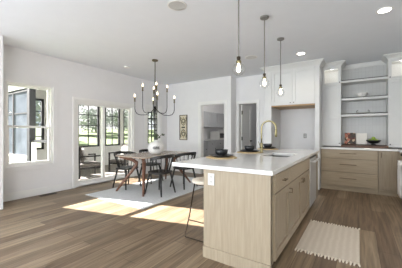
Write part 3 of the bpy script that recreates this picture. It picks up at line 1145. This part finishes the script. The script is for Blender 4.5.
# ------------------------------------------------------------------ kitchen island
IX0, IX1 = -1.275, -0.622     # body
IY0, IY1 = 2.02, 4.70
isl = thing('kitchen_island', 'large greige oak kitchen island with panelled doors', 'island', ((IX0 + IX1) / 2, (IY0 + IY1) / 2, 0))
b = MB()
b.box(IX0, IX1, IY0 + 0.02, 3.14, 0.10, 0.872)
b.box(IX0, IX1 - 0.58, 3.14, 3.86, 0.10, 0.872)
b.box(IX1 - 0.02, IX1, 3.14, 3.86, 0.10, 0.872)
b.box(IX0, IX1 - 0.02, 3.14, 3.86, 0.10, 0.60)
b.box(IX0, IX1 - 0.60, 3.86, 4.475, 0.10, 0.872)
b.box(IX0, IX1, 4.475, IY1, 0.10, 0.872)
b.build('body', OAK, isl, world=True)
MB().box(IX0 - 0.005, IX1 + 0.004, IY0, IY0 + 0.02, 0.0, 0.872).build('end_panel', OAK, isl, world=True, bevel=0.002)
MB().box(IX0 + 0.012, IX1 - 0.07, IY0 + 0.03, IY1 - 0.005, 0.0, 0.10).build('toe_kick', TOEK, isl, world=True)
b = MB()
b.box(IX0 - 0.02, IX1 + 0.004, IY0 - 0.016, IY0, 0.0, 0.11)
b.box(IX0 - 0.02, IX0 - 0.004, IY0, IY1 + 0.01, 0.0, 0.11)
b.build('baseboard', OAK, isl, world=True, bevel=0.003)
b = MB()
b.box(IX0 - 0.02, IX0 - 0.004, IY0 + 0.001, IY0 + 0.022, 0.11, 0.872)
b.box(IX0 - 0.012, IX0, IY0 + 0.022, IY1, 0.11, 0.872)
b.build('seating_panel', OAK, isl, world=True)
# fronts facing the aisle
fx = IX1
MB().box(fx, fx + 0.004, IY0, 2.085, 0.10, 0.872).build('filler_strip', OAK, isl, world=True)
def island_drawer(u0, u1, kn):
    d = slab('+X', fx, u0, u1, 0.705, 0.866).build('drawer', OAKX, isl, world=True, bevel=0.003)
    if kn:
        pull('+X', fx, (u0 + u1) / 2, 0.785, 0.09).build('pull', PULLM, d, world=True)
def island_door(u0, u1, side):
    d = shaker('+X', fx, u0, u1, 0.115, 0.695, 0.065).build('door', OAK, isl, world=True, bevel=0.002)
    uu = u1 - 0.033 if side > 0 else u0 + 0.033
    pull('+X', fx, uu, 0.655 - 0.02, 0.05, 'v').build('pull', PULLM, d, world=True)
island_drawer(2.092, 2.622, True)
island_drawer(2.632, 3.845, False)
island_door(2.092, 2.622, 1)
island_door(2.632, 3.234, 1)
island_door(3.242, 3.845, -1)
MB().box(fx, fx + 0.018, 4.48, IY1, 0.10, 0.872).build('end_filler', OAK, isl, world=True)

# dishwasher
dwz = thing('dishwasher', 'stainless steel dishwasher built into the island end', 'dishwasher', (-0.9, 4.168, 0.1))
MB().box(-1.2, fx - 0.01, 3.868, 4.468, 0.105, 0.865).build('body', STEEL, dwz, world=True)
MB().box(fx - 0.01, fx + 0.022, 3.864, 4.472, 0.115, 0.835).build('door', STEEL, dwz, world=True, bevel=0.005)
MB().box(fx - 0.01, fx + 0.015, 3.864, 4.472, 0.838, 0.866).build('control_strip', BLACKM, dwz, world=True)
b = MB()
b.tube([(fx + 0.08, 3.90, 0.80), (fx + 0.08, 4.44, 0.80)], 0.014, 10)
for yy in (3.93, 4.41):
    b.tube([(fx + 0.02, yy, 0.80), (fx + 0.08, yy, 0.80)], 0.009, 8)
b.build('handle', STEEL, dwz, world=True)

# island worktop with sink cut-out
WX0, WX1, WY0, WY1, WZ0, WZ1 = -1.68, -0.592, 1.985, 4.80, 0.875, 0.915
SX0, SX1, SY0, SY1 = -1.14, -0.77, 3.2, 3.82
b = MB()
bm = b.bm
xs = [WX0, SX0, SX1, WX1]
yy_ = [WY0, SY0, SY1, WY1]
grid = {}
for k, z in enumerate((WZ0, WZ1)):
    for i in range(4):
        for j in range(4):
            grid[i, j, k] = bm.verts.new((xs[i], yy_[j], z))
for i in range(3):
    for j in range(3):
        if i == 1 and j == 1:
            continue
        bm.faces.new((grid[i, j, 1], grid[i + 1, j, 1], grid[i + 1, j + 1, 1], grid[i, j + 1, 1]))
        bm.faces.new((grid[i, j, 0], grid[i, j + 1, 0], grid[i + 1, j + 1, 0], grid[i + 1, j, 0]))
for i in range(3):
    bm.faces.new((grid[i, 0, 0], grid[i + 1, 0, 0], grid[i + 1, 0, 1], grid[i, 0, 1]))
    bm.faces.new((grid[i, 3, 0], grid[i, 3, 1], grid[i + 1, 3, 1], grid[i + 1, 3, 0]))
    bm.faces.new((grid[0, i, 0], grid[0, i, 1], grid[0, i + 1, 1], grid[0, i + 1, 0]))
    bm.faces.new((grid[3, i, 0], grid[3, i + 1, 0], grid[3, i + 1, 1], grid[3, i, 1]))
bm.faces.new((grid[1, 1, 0], grid[2, 1, 0], grid[2, 1, 1], grid[1, 1, 1]))
bm.faces.new((grid[1, 2, 0], grid[1, 2, 1], grid[2, 2, 1], grid[2, 2, 0]))
bm.faces.new((grid[1, 1, 0], grid[1, 1, 1], grid[1, 2, 1], grid[1, 2, 0]))
bm.faces.new((grid[2, 1, 0], grid[2, 2, 0], grid[2, 2, 1], grid[2, 1, 1]))
tag(b.build('island_worktop', QUARTZ, bevel=0.004), 'white quartz worktop on the greige oak island', 'worktop')

BASIN = mat('basin_steel', (128, 127, 124), 0.35, 0.7, noise=0.05, scale=10)
sk = thing('sink', 'stainless undermount sink set in the island worktop', 'sink', (-0.955, 3.51, 0.66))
b = MB()
t_ = 0.012
b.box(SX0 - t_, SX0, SY0 - t_, SY1 + t_, 0.66, 0.874)
b.box(SX1, SX1 + t_, SY0 - t_, SY1 + t_, 0.66, 0.874)
b.box(SX0, SX1, SY0 - t_, SY0, 0.66, 0.874)
b.box(SX0, SX1, SY1, SY1 + t_, 0.66, 0.874)
b.box(SX0, SX1, SY0, SY1, 0.655, 0.667)
b.build('basin', BASIN, sk, world=True)
MB().lathe([(0, 0.667), (0.045, 0.667), (0.045, 0.672), (0.03, 0.67), (0, 0.668)], (-0.955, 3.51, 0), 20).build('drain', NICKEL, sk, world=True)

fc = thing('faucet', 'tall gold gooseneck faucet standing behind the island sink', 'faucet', (-1.29, 3.72, 0.915))
MB().lathe([(0, 0), (0.032, 0), (0.032, 0.008), (0.024, 0.012), (0.024, 0.13), (0.026, 0.135), (0.026, 0.15), (0.014, 0.16), (0, 0.16)], (0, 0, 0), 24).build('base', GOLD, fc, smooth=False)
R = 0.115
pts = [(0, 0, 0.15), (0, 0, 0.25), (0, 0, 0.385)] + [(R - R * math.cos(a), 0, 0.385 + R * math.sin(a)) for a in [PI * k / 12 for k in range(1, 13)]] + [(2 * R, 0, 0.36)]
MB().tube(pts, 0.0135, 14).build('spout', GOLD, fc, smooth=True)
MB().tube([(2 * R, 0, 0.375), (2 * R, 0, 0.36), (2 * R, 0, 0.29), (2 * R, 0, 0.25)], [0.0145, 0.018, 0.018, 0.015], 14).build('spray_head', GOLD, fc, smooth=True)
b = MB()
b.tube([(0, -0.02, 0.09), (0, -0.05, 0.09)], 0.014, 12)
b.tube([(0, -0.045, 0.09), (-0.015, -0.05, 0.13), (-0.03, -0.055, 0.18)], [0.006, 0.005, 0.004], 8)
b.build('handle', GOLD, fc, smooth=True)

# outlets
OUTM = mat('outlet_plastic', (206, 204, 200), 0.5, noise=0.01)
def outlet(loc, rz, label, dark=False):
    t = thing('outlet', label, 'outlet', loc, rz)
    MB().box(-0.036, 0.036, -0.007, 0, -0.058, 0.058).build('plate', OUTM if not dark else NICKEL, t, bevel=0.002)
    for zz in (-0.024, 0.024):
        q = MB()
        q.prism([(0.016 * math.cos(k * PI / 8), zz + 0.018 * math.sin(k * PI / 8)) for k in range(16)], 'y', -0.0095, -0.007)
        s = q.build('socket', OUTM, t)
        q = MB()
        q.box(-0.008, -0.005, -0.0102, -0.0095, zz - 0.006, zz + 0.006)
        q.box(0.005, 0.008, -0.0102, -0.0095, zz - 0.006, zz + 0.006)
        q.build('slots', BLACKM, s)
    return t


outlet((-1.205, IY0, 0.778), 0, 'white outlet plate on the island end panel under the worktop')
outlet((-1.13, YK, 1.15), 0, 'grey outlet on the back wall of the refrigerator alcove', True)

# place settings
mats_xy = [(-1.46, 2.70), (-1.46, 3.64), (-1.46, 4.56)]
where = ['at the near end of the island', 'in the middle of the island beside the faucet', 'at the far end of the island']
def placemat(i):
    x, y = mats_xy[i]
    b = MB()
    b.lathe([(0, 0), (0.195, 0), (0.2, 0.004), (0.195, 0.008), (0, 0.008)], (0, 0, 0), 40)
    for k in range(5):
        b.tube([(0.035 * (k + 1) * math.cos(t_), 0.035 * (k + 1) * math.sin(t_), 0.008) for t_ in [2 * PI * q / 32 for q in range(33)]], 0.003, 5)
    o = b.build('placemat', RUSH)
    o.location = (x, y, WZ1)
    return tag(o, 'round woven seagrass placemat ' + where[i], 'placemat', 'woven placemats on the island')
def plate(i):
    x, y = mats_xy[i]
    o = MB().lathe([(0, 0), (0.08, 0), (0.10, 0.003), (0.148, 0.020), (0.155, 0.028), (0.148, 0.029), (0.10, 0.010), (0, 0.007)], (0, 0, 0), 40).build('dinner_plate', CERB, smooth=True)
    o.location = (x, y, WZ1 + 0.010)
    return tag(o, 'black dinner plate under a bowl ' + where[i], 'plate', 'black plates on the placemats')
def bowl(i):
    x, y = mats_xy[i]
    t = thing('bowl', 'black stoneware bowl ' + where[i], 'bowl', (x, y, WZ1 + 0.0175), 0, 'black bowls on the plates')
    MB().lathe([(0, 0.004), (0.038, 0.004), (0.06, 0.018), (0.078, 0.045), (0.085, 0.085), (0.081, 0.086), (0.073, 0.048), (0.055, 0.024), (0, 0.014)], (0, 0, 0), 36).build('body', CERB, t, smooth=True)
    MB().lathe([(0.036, 0.0), (0.042, 0.0), (0.042, 0.008), (0.036, 0.008), (0.036, 0.0)], (0, 0, 0), 28).build('foot_ring', CERB, t)
    return t
for i in range(3):
    placemat(i)
    plate(i)
    bowl(i)

# bar stool
stl = thing('bar_stool', 'bar stool with bronze wire frame and cream seat under the worktop overhang', 'stool', (-1.60, 2.55, 0))
MB().lathe([(0, 0.605), (0.15, 0.605), (0.172, 0.615), (0.176, 0.635), (0.165, 0.65), (0.08, 0.644), (0, 0.642)], (0, 0, 0), 32).build('seat', LINEN, stl, smooth=True)
for sy in (-1, 1):
    MB().tube([(-0.10, sy * 0.10, 0.61), (-0.105, sy * 0.20, 0.25), (-0.11, sy * 0.285, 0.03), (-0.105, sy * 0.29, 0.012), (-0.085, sy * 0.29, 0.008),
               (0.18, sy * 0.29, 0.008), (0.205, sy * 0.288, 0.014), (0.205, sy * 0.275, 0.04), (0.15, sy * 0.19, 0.28), (0.10, sy * 0.10, 0.61)], 0.008, 10).build('leg', BRONZE, stl, smooth=True)
MB().tube([(-0.105, -0.225, 0.19), (0.17, -0.225, 0.19)], 0.007, 8).build('footrest', BRONZE, stl)
MB().tube([(-0.105, 0.225, 0.19), (0.17, 0.225, 0.19)], 0.007, 8).build('footrest', BRONZE, stl)
MB().tube([(0.17, -0.225, 0.19), (0.17, 0.225, 0.19)], 0.007, 8).build('footrest', BRONZE, stl)
MB().lathe([(0, 0.59), (0.13, 0.59), (0.13, 0.604), (0, 0.604)], (0, 0, 0), 24).build('seat_plate', BRONZE, stl)

# kitchen runner
KR = checker_rug('cream_wool', (198, 187, 171), (207, 197, 182), 5)
kr = thing('kitchen_rug', 'small cream fringed rug on the oak floor beside the island', 'rug', (-0.285, 3.155, 0))
MB().box(-0.275, 0.295, -0.475, 0.475, 0.0, 0.010).build('pile', KR, kr, bevel=0.004)
FR = mat('cream_fringe', (222, 212, 196), 0.95, noise=0.05, scale=60)
for s in (-1, 1):
    b = MB()
    rnd = random.Random(10 + s)
    for k in range(19):
        x = -0.267 + k * 0.555 / 18
        j = rnd.uniform(-0.01, 0.01)
        b.tube([(x, s * 0.47, 0.008), (x + j * 0.4, s * 0.495, 0.007), (x + j, s * (0.52 + rnd.uniform(-0.006, 0.008)), 0.005)], [0.008, 0.010, 0.006], 6)
    b.build('fringe', FR, kr)

# ------------------------------------------------------------------ refrigerator enclosure
FY = 5.72
rc = thing('refrigerator_cabinet', 'white tall surround with two doors over the empty refrigerator alcove', 'cabinet', (-1.30, 6.1, 0))
MB().box(-1.895, -1.742, FY, YK - 0.001, 0, H - 0.002).build('side_panel', CAB, rc, world=True, bevel=0.003)
MB().box(-0.79, -0.702, FY, YK - 0.001, 0, H - 0.002).build('side_panel', CAB, rc, world=True, bevel=0.003)
MB().box(-1.742, -0.79, FY + 0.022, YK - 0.001, 1.87, 2.69).build('body', CAB, rc, world=True)
for (u0, u1, s) in ((-1.738, -1.268, 1), (-1.264, -0.794, -1)):
    d = shaker('-Y', FY + 0.022, u0, u1, 1.875, 2.68, 0.065, 0.022).build('door', CAB, rc, world=True, bevel=0.002)
    knob('-Y', FY + 0.022, (u1 - 0.035) if s > 0 else (u0 + 0.035), 1.92, 0.022, 0.011).build('knob', BLACKM, d, world=True)
lab(MB().box(-1.742, -0.79, FY + 0.004, YK - 0.001, 1.84, 1.87).build('bottom_board', STRIPW, rc, world=True), 'bare oak bottom board')
def crown(x0, x1, y, zb, d=0.085, ret_l=True, ret_r=True, yb=YK - 0.001):
    b = MB()
    zs = [(0.0, zb), (0.012, zb), (0.018, zb + 0.02), (d * 0.75, H - 0.035), (d, H - 0.025), (d, H - 0.001), (0.0, H - 0.001)]
    # loop footprint at each profile point
    rings = []
    for off, z in zs:
        xa = x0 - (off if ret_l else 0)
        xb = x1 + (off if ret_r else 0)
        rings.append([b.bm.verts.new(p) for p in ((xa, yb, z), (xa, y - off, z), (xb, y - off, z), (xb, yb, z))])
    for A, B in zip(rings, rings[1:]):
        for k in range(3):
            b.bm.faces.new((A[k], A[k + 1], B[k + 1], B[k]))
    # close: ends
    b.bm.faces.new([r[0] for r in rings])
    b.bm.faces.new([r[3] for r in rings])
    return b
crown(-1.895, -0.702, FY, 2.68, yb=6.03).build('crown', CAB, rc, world=True)

# ------------------------------------------------------------------ counter-standing cabinets with lit glass tops
CY = 6.12
PUCK = glow('puck_light', (255, 252, 246), 5)
INNER = mat('lit_cabinet_interior', (235, 233, 228), 0.6, noise=0.01)


def tower(x0, x1, label, ret_l, ret_r, knob_side):
    t = thing('counter_cabinet', label, 'cabinet', ((x0 + x1) / 2, 6.3, 0.955))
    zb, zs, zt = 0.935, 2.30, 2.71
    b = MB()
    b.box(x0, x1, CY + 0.02, YK - 0.001, zb, zs)
    b.build('body', CAB, t, world=True)
    b = MB()
    b.box(x0, x0 + 0.018, CY + 0.02, YK - 0.001, zs, zt)
    b.box(x1 - 0.018, x1, CY + 0.02, YK - 0.001, zs, zt)
    b.box(x0 + 0.018, x1 - 0.018, YK - 0.02, YK - 0.001, zs, zt)
    b.box(x0 + 0.018, x1 - 0.018, CY + 0.02, YK - 0.02, zt - 0.018, zt)
    b.build('upper_case', INNER, t, world=True)
    n = 1 if x1 - x0 < 0.6 else 2
    for k in range(n):
        u0 = x0 + (x1 - x0) * k / n + 0.003
        u1 = x0 + (x1 - x0) * (k + 1) / n - 0.003
        d = shaker('-Y', CY + 0.02, u0, u1, zb + 0.006, zs - 0.004, 0.055, 0.02, 1.57).build('door', CAB, t, world=True, bevel=0.002)
        ks = knob_side if n == 1 else (1 if k == 0 else -1)
        if n == 2 and k == 0:
            ks = -1
        knob('-Y', CY + 0.02, (u1 - 0.028) if ks > 0 else (u0 + 0.028), zb + 0.06, 0.02, 0.011).build('knob', BLACKM, d, world=True)
        b = MB()
        f = b.face('-Y', CY + 0.02, 0)
        r_ = 0.05
        f(u0, u0 + r_, zs + 0.004, zt - 0.004, 0, 0.02)
        f(u1 - r_, u1, zs + 0.004, zt - 0.004, 0, 0.02)
        f(u0 + r_, u1 - r_, zs + 0.004, zs + 0.004 + r_, 0, 0.02)
        f(u0 + r_, u1 - r_, zt - 0.004 - r_, zt - 0.004, 0, 0.02)
        gd = b.build('glass_door', CAB, t, world=True, bevel=0.002)
        MB().box(u0 + r_, u1 - r_, CY + 0.008, CY + 0.012, zs + r_, zt - r_).build('pane', GLASS, gd, world=True)
        knob('-Y', CY + 0.02, (u1 - 0.025) if ks > 0 else (u0 + 0.025), zs + 0.045, 0.02, 0.011).build('knob', BLACKM, gd, world=True)
        xc = (u0 + u1) / 2
        MB().lathe([(0, 0), (0.035, 0), (0.035, -0.008), (0, -0.008)], (xc, CY + 0.13, zt - 0.018), 20).build('puck_light', PUCK, t, world=True)
        pd = bpy.data.lights.new('puck_glow', 'POINT')
        pd.energy = 0.3
        pd.shadow_soft_size = 0.03
        pd.color = (0.95, 0.975, 1.0)
        po = bpy.data.objects.new('puck_glow', pd)
        COL.objects.link(po)
        po.parent = t
        po.location = Vector((xc, CY + 0.13, zt - 0.06)) - t.location
    crown(x0, x1, CY, 2.70, 0.085, ret_l, ret_r).build('crown', CAB, t, world=True)
    return t


SHX0, SHX1 = -0.322, 0.502
tower(-0.70, SHX0, 'white cabinet with lit glass top standing between refrigerator surround and shelves', False, True, 1)
tower(SHX1, XR - 0.005, 'wide white cabinet with lit glass top standing right of the open shelves', True, False, -1)

def tile_mat():
    m = bpy.data.materials.new('stacked_wall_tile')
    m.use_nodes = True
    n, l = m.node_tree.nodes, m.node_tree.links
    p = n['Principled BSDF']
    t = n.new('ShaderNodeTexCoord')
    mp = n.new('ShaderNodeMapping')
    mp.inputs['Rotation'].default_value = (PI / 2, 0, 0)
    br = n.new('ShaderNodeTexBrick')
    br.offset = 0.0
    br.inputs['Scale'].default_value = 1.0
    br.inputs['Brick Width'].default_value = 0.065
    br.inputs['Row Height'].default_value = 0.20
    br.inputs['Mortar Size'].default_value = 0.002
    br.inputs['Color1'].default_value = lin((200, 200, 198))
    br.inputs['Color2'].default_value = lin((197, 197, 195))
    br.inputs['Mortar'].default_value = lin((184, 183, 181))
    l.new(t.outputs['Object'], mp.inputs['Vector'])
    l.new(mp.outputs['Vector'], br.inputs['Vector'])
    l.new(br.outputs['Color'], p.inputs['Base Color'])
    p.inputs['Roughness'].default_value = 0.3
    return m


struct(MB().box(SHX0 + 0.0005, SHX1 - 0.0005, YK - 0.008, YK, 0.917, H - 0.10).build('wall_tile', tile_mat()), 'pale grey stacked tile behind the floating shelves', 'wall')

# open shelves: each its own board
for z, l_ in ((2.375, 'top floating white shelf between the lit cabinets, empty'), (1.985, 'middle floating white shelf holding a white bowl'), (1.63, 'lowest floating white shelf holding a shallow tray')):
    t = thing('shelf', l_, 'shelf', ((SHX0 + SHX1) / 2, 6.33, z), 0, 'white floating shelves over the counter')
    MB().box(SHX0 + 0.001, SHX1 - 0.001, CY + 0.03, YK - 0.009, z - 0.045, z).build('board', CAB, t, world=True, bevel=0.002)
    b = MB()
    b.tube([(SHX0 + 0.004, CY + 0.045, z + 0.013), (SHX1 - 0.004, CY + 0.045, z + 0.013)], 0.006, 8)
    for k in range(5):
        xx = SHX0 + 0.03 + (SHX1 - SHX0 - 0.06) * k / 4
        b.tube([(xx, CY + 0.045, z), (xx, CY + 0.045, z + 0.013)], 0.004, 6)
    b.build('gallery_rail', BRONZE, t, world=True)
# crown across the shelf niche
b = MB()
b.box(SHX0 + 0.001, SHX1 - 0.001, YK - 0.03, YK - 0.001, H - 0.10, H - 0.001)
struct(b.build('trim_6', CAB), 'plain white trim board at the ceiling over the open shelves', 'trim')

o = MB().lathe([(0, 0), (0.055, 0), (0.06, 0.01), (0.115, 0.105), (0.11, 0.107), (0.055, 0.018), (0, 0.012)], (0, 0, 0), 8).build('shelf_bowl', CERW)
o.location = (0.06, 6.28, 1.985)
tag(o, 'white flared bowl on the middle floating shelf', 'bowl')
st = thing('tray', 'shallow pale tray with two small handles on the lowest shelf', 'tray', (0.08, 6.27, 1.63))
b = MB()
b.lathe([(0, 0.022), (0.12, 0.022), (0.14, 0.035), (0.137, 0.038), (0.118, 0.028), (0, 0.028)], (0, 0, 0), 28, 1, 0.6)
b.lathe([(0.05, 0), (0.06, 0), (0.05, 0.022), (0.03, 0.022)], (0, 0, 0), 24, 1, 0.6)
b.build('dish', mat('pale_grey_ceramic', (188, 186, 180), 0.4, noise=0.04), st)
for s in (-1, 1):
    MB().tube([(s * 0.10, 0, 0.03), (s * 0.115, 0, 0.07), (s * 0.10, 0, 0.09), (s * 0.085, 0, 0.07)], 0.006, 8).build('handle', BRONZE, st)

# ------------------------------------------------------------------ base cabinets on the kitchen wall
BY = 5.91
bc = thing('drawer_cabinet', 'greige oak base cabinet with three wide drawers below the shelves', 'cabinet', (-0.19, 6.2, 0))
MB().box(-0.698, 0.326, BY, YK - 0.001, 0.10, 0.872).build('body', OAK, bc, world=True)
MB().box(-0.698, 0.326, BY + 0.02, YK - 0.001, 0.0, 0.10).build('toe_kick', OAKX, bc, world=True)
for (z0, z1) in ((0.685, 0.862), (0.405, 0.676), (0.11, 0.396)):
    d = slab('-Y', BY, -0.69, 0.318, z0, z1).build('drawer', OAKX, bc, world=True, bevel=0.003)
    pull('-Y', BY, -0.185, (z0 + z1) / 2 + 0.02, 0.30).build('pull', PULLM, d, world=True)
bd = thing('door_cabinet', 'narrow greige oak base cabinet with one panelled door beside the range corner', 'cabinet', (0.48, 6.2, 0))
MB().box(0.330, 0.66, BY, YK - 0.001, 0.10, 0.872).build('body', OAK, bd, world=True)
MB().box(0.330, 0.66, BY + 0.02, YK - 0.001, 0.0, 0.10).build('toe_kick', OAKX, bd, world=True)
d = shaker('-Y', BY, 0.338, 0.605, 0.11, 0.862, 0.06).build('door', OAK, bd, world=True, bevel=0.002)
pull('-Y', BY, 0.372, 0.79, 0.10, 'v').build('pull', PULLM, d, world=True)
cc = thing('corner_cabinet', 'greige oak filler cabinet in the corner next to the range', 'cabinet', (1.0, 5.9, 0))
MB().box(0.664, XR - 0.003, 5.535, YK - 0.001, 0.10, 0.872).build('body', OAK, cc, world=True)
MB().box(0.70, XR - 0.003, 5.535, YK - 0.001, 0.0, 0.10).build('toe_kick', TOEK, cc, world=True)
slab('-X', 0.664, 5.545, 5.885, 0.11, 0.862).build('front_panel', OAK, cc, world=True, bevel=0.003)
b = MB()
b.prism([(-0.699, 5.875), (0.625, 5.875), (0.625, 5.53), (XR - 0.002, 5.53), (XR - 0.002, YK - 0.001), (-0.699, YK - 0.001)], 'z', 0.875, 0.915)
tag(b.build('counter_worktop', QUARTZ, bevel=0.003), 'white quartz worktop along the kitchen wall below the shelves', 'worktop')
tag(MB().box(SHX0 + 0.004, SHX1 - 0.004, 5.98, YK - 0.010, 0.9155, 0.968).build('wooden_board', DKWOOD, bevel=0.004), 'long dark walnut board lying on the worktop below the shelves', 'board')
BZ = 0.9685

# books and fruit
def cover_mat():
    m = bpy.data.materials.new('printed_cover')
    m.use_nodes = True
    n, l = m.node_tree.nodes, m.node_tree.links
    p = n['Principled BSDF']
    t = n.new('ShaderNodeTexCoord')
    v = n.new('ShaderNodeTexVoronoi')
    v.inputs['Scale'].default_value = 22
    r = n.new('ShaderNodeValToRGB')
    cr = r.color_ramp
    cr.interpolation = 'CONSTANT'
    cols = [(0.0, (58, 46, 40)), (0.35, (196, 120, 96)), (0.5, (70, 60, 46)), (0.65, (216, 190, 160)), (0.8, (92, 50, 40))]
    cr.elements[0].position, cr.elements[0].color = cols[0][0], lin(cols[0][1])
    cr.elements[1].position, cr.elements[1].color = cols[1][0], lin(cols[1][1])
    for pos, c in cols[2:]:
        e = cr.elements.new(pos)
        e.color = lin(c)
    sep = n.new('ShaderNodeSeparateColor')
    l.new(t.outputs['Object'], v.inputs['Vector'])
    l.new(v.outputs['Color'], sep.inputs['Color'])
    l.new(sep.outputs['Red'], r.inputs['Fac'])
    l.new(r.outputs['Color'], p.inputs['Base Color'])
    p.inputs['Roughness'].default_value = 0.4
    return m


PAPER = mat('paper', (236, 232, 224), 0.9, noise=0.03)
def book(loc, w, h, d, tilt, rz, cm, label):
    t = thing('book', label, 'book', loc, rz)
    M = Matrix.Rotation(tilt, 3, 'X')
    def ob(name, m, c, sx, sy, sz):
        v = M @ Vector(c)
        MB().obox(v, sx, sy, sz, M).build(name, m, t, bevel=0.0015)
    ob('cover', cm, (0, -d / 2 + 0.002, h / 2), w, 0.004, h)
    ob('cover', cm, (0, d / 2 - 0.002, h / 2), w, 0.004, h)
    ob('spine', cm, (-w / 2 + 0.002, 0, h / 2), 0.004, d - 0.008, h)
    ob('pages', PAPER, (0.0, 0, h / 2), w - 0.010, d - 0.008, h - 0.008)
    return t


book((-0.165, 6.36, BZ + 0.009), 0.20, 0.255, 0.025, math.radians(-14), math.radians(-6), cover_mat(), 'cookbook with a busy dark and coral cover leaning behind the worktop board')
book((0.06, 6.37, BZ + 0.009), 0.20, 0.245, 0.022, math.radians(-12), math.radians(4), PAPER, 'plain white covered book leaning next to the coral cookbook')
FBX, FBY = 0.265, 6.24
fb = thing('fruit_bowl', 'dark footed wooden bowl holding green apples below the shelves', 'bowl', (FBX, FBY, BZ))
MB().lathe([(0, 0.03), (0.04, 0.032), (0.09, 0.05), (0.125, 0.085), (0.135, 0.105), (0.128, 0.106), (0.115, 0.085), (0.085, 0.06), (0, 0.045)], (0, 0, 0), 32).build('body', CERB, fb, smooth=True)
MB().lathe([(0, 0), (0.055, 0), (0.05, 0.012), (0.03, 0.03), (0, 0.031)], (0, 0, 0), 24).build('foot', CERB, fb)
poss = [(-0.05, -0.03, 0.092, 'green apple at the front of the dark fruit bowl'), (0.045, -0.04, 0.092, 'green apple at the near edge of the dark fruit bowl, by the tall cabinet'), (0.035, 0.05, 0.095, 'green apple at the back of the dark fruit bowl'), (-0.04, 0.045, 0.094, 'green apple beside the white book in the dark bowl'), (0.0, 0.0, 0.142, 'green apple on top of the fruit pile')]
for (x, y, z, l_) in poss:
    a = thing('apple', l_, 'apple', (FBX + x, FBY + y, BZ + z), 0, 'green apples in the dark bowl')
    MB().lathe([(0, -0.03), (0.016, -0.034), (0.03, -0.022), (0.037, 0.0), (0.034, 0.02), (0.02, 0.032), (0.008, 0.03), (0, 0.024)], (0, 0, 0), 18).build('flesh', APPLE, a, smooth=True)
    MB().tube([(0, 0, 0.024), (0.004, 0, 0.044)], 0.002, 6).build('stem', BARK, a)

# ------------------------------------------------------------------ range and towel
rg = thing('range', 'stainless range with a bar handle set in the cabinet run past the corner', 'range', (1.03, 5.145, 0))
RX = 0.665
MB().box(RX, XR - 0.003, 4.765, 5.525, 0.08, 0.905).build('body', STEEL, rg, world=True, bevel=0.004)
MB().box(RX + 0.05, XR - 0.003, 4.78, 5.51, 0.0, 0.08).build('toe_kick', TOEK, rg, world=True)
MB().box(RX - 0.022, RX, 4.775, 5.515, 0.24, 0.775).build('oven_door', STEEL, rg, world=True, bevel=0.004)
MB().box(RX - 0.026, RX - 0.022, 4.90, 5.39, 0.36, 0.66).build('window', DGLASS, rg, world=True)
MB().box(RX - 0.018, RX, 4.775, 5.515, 0.09, 0.23).build('drawer', STEEL, rg, world=True, bevel=0.004)
MB().box(RX - 0.018, RX, 4.775, 5.515, 0.785, 0.90).build('control_panel', STEEL, rg, world=True, bevel=0.004)
for k in range(5):
    knob('-X', RX, 4.86 + k * 0.143, 0.845, 0.018, 0.022).build('knob', BLACKM, rg, world=True)
b = MB()
b.tube([(RX - 0.075, 4.80, 0.735), (RX - 0.075, 5.49, 0.735)], 0.012, 10)
for yy in (4.84, 5.45):
    b.tube([(RX - 0.022, yy, 0.735), (RX - 0.075, yy, 0.735)], 0.010, 8)
b.build('handle', STEEL, rg, world=True)
b = MB()
b.box(RX, XR - 0.003, 4.765, 5.525, 0.905, 0.92)
for (x, y) in ((0.85, 4.95), (0.85, 5.34), (1.2, 4.95), (1.2, 5.34)):
    b.tube([(x + 0.085 * math.cos(q), y + 0.085 * math.sin(q), 0.935) for q in [2 * PI * k / 16 for k in range(17)]], 0.008, 6)
b.build('cooktop', BLACKM, rg, world=True)
# folded towel over the handle
tw = MB()
ny = 14
def drape(front):
    rows = []
    for i in range(11):
        row = []
        for j in range(ny + 1):
            y = 4.90 + 0.40 * j / ny
            wav = 0.007 * math.sin(j * 1.5) * min(1, i / 3)
            if front:
                x = RX - 0.095 - 0.008 * (i > 0) + wav
                z = 0.752 - 0.056 * i
            else:
                x = RX - 0.055 + wav * 0.3
                z = 0.752 - 0.04 * i
            row.append((x, y, z))
        rows.append(row)
    return rows
A = drape(True)
B = drape(False)
rows = list(reversed(A)) + B
V = [[tw.bm.verts.new(p) for p in r] for r in rows]
for i in range(len(V) - 1):
    for j in range(ny):
        tw.bm.faces.new((V[i][j], V[i + 1][j], V[i + 1][j + 1], V[i][j + 1]))
to = tw.build('towel', TOWEL, smooth=True)
so = to.modifiers.new('thick', 'SOLIDIFY')
so.thickness = 0.008
so.offset = 0
tag(to, 'white towel hanging over the range handle', 'towel')
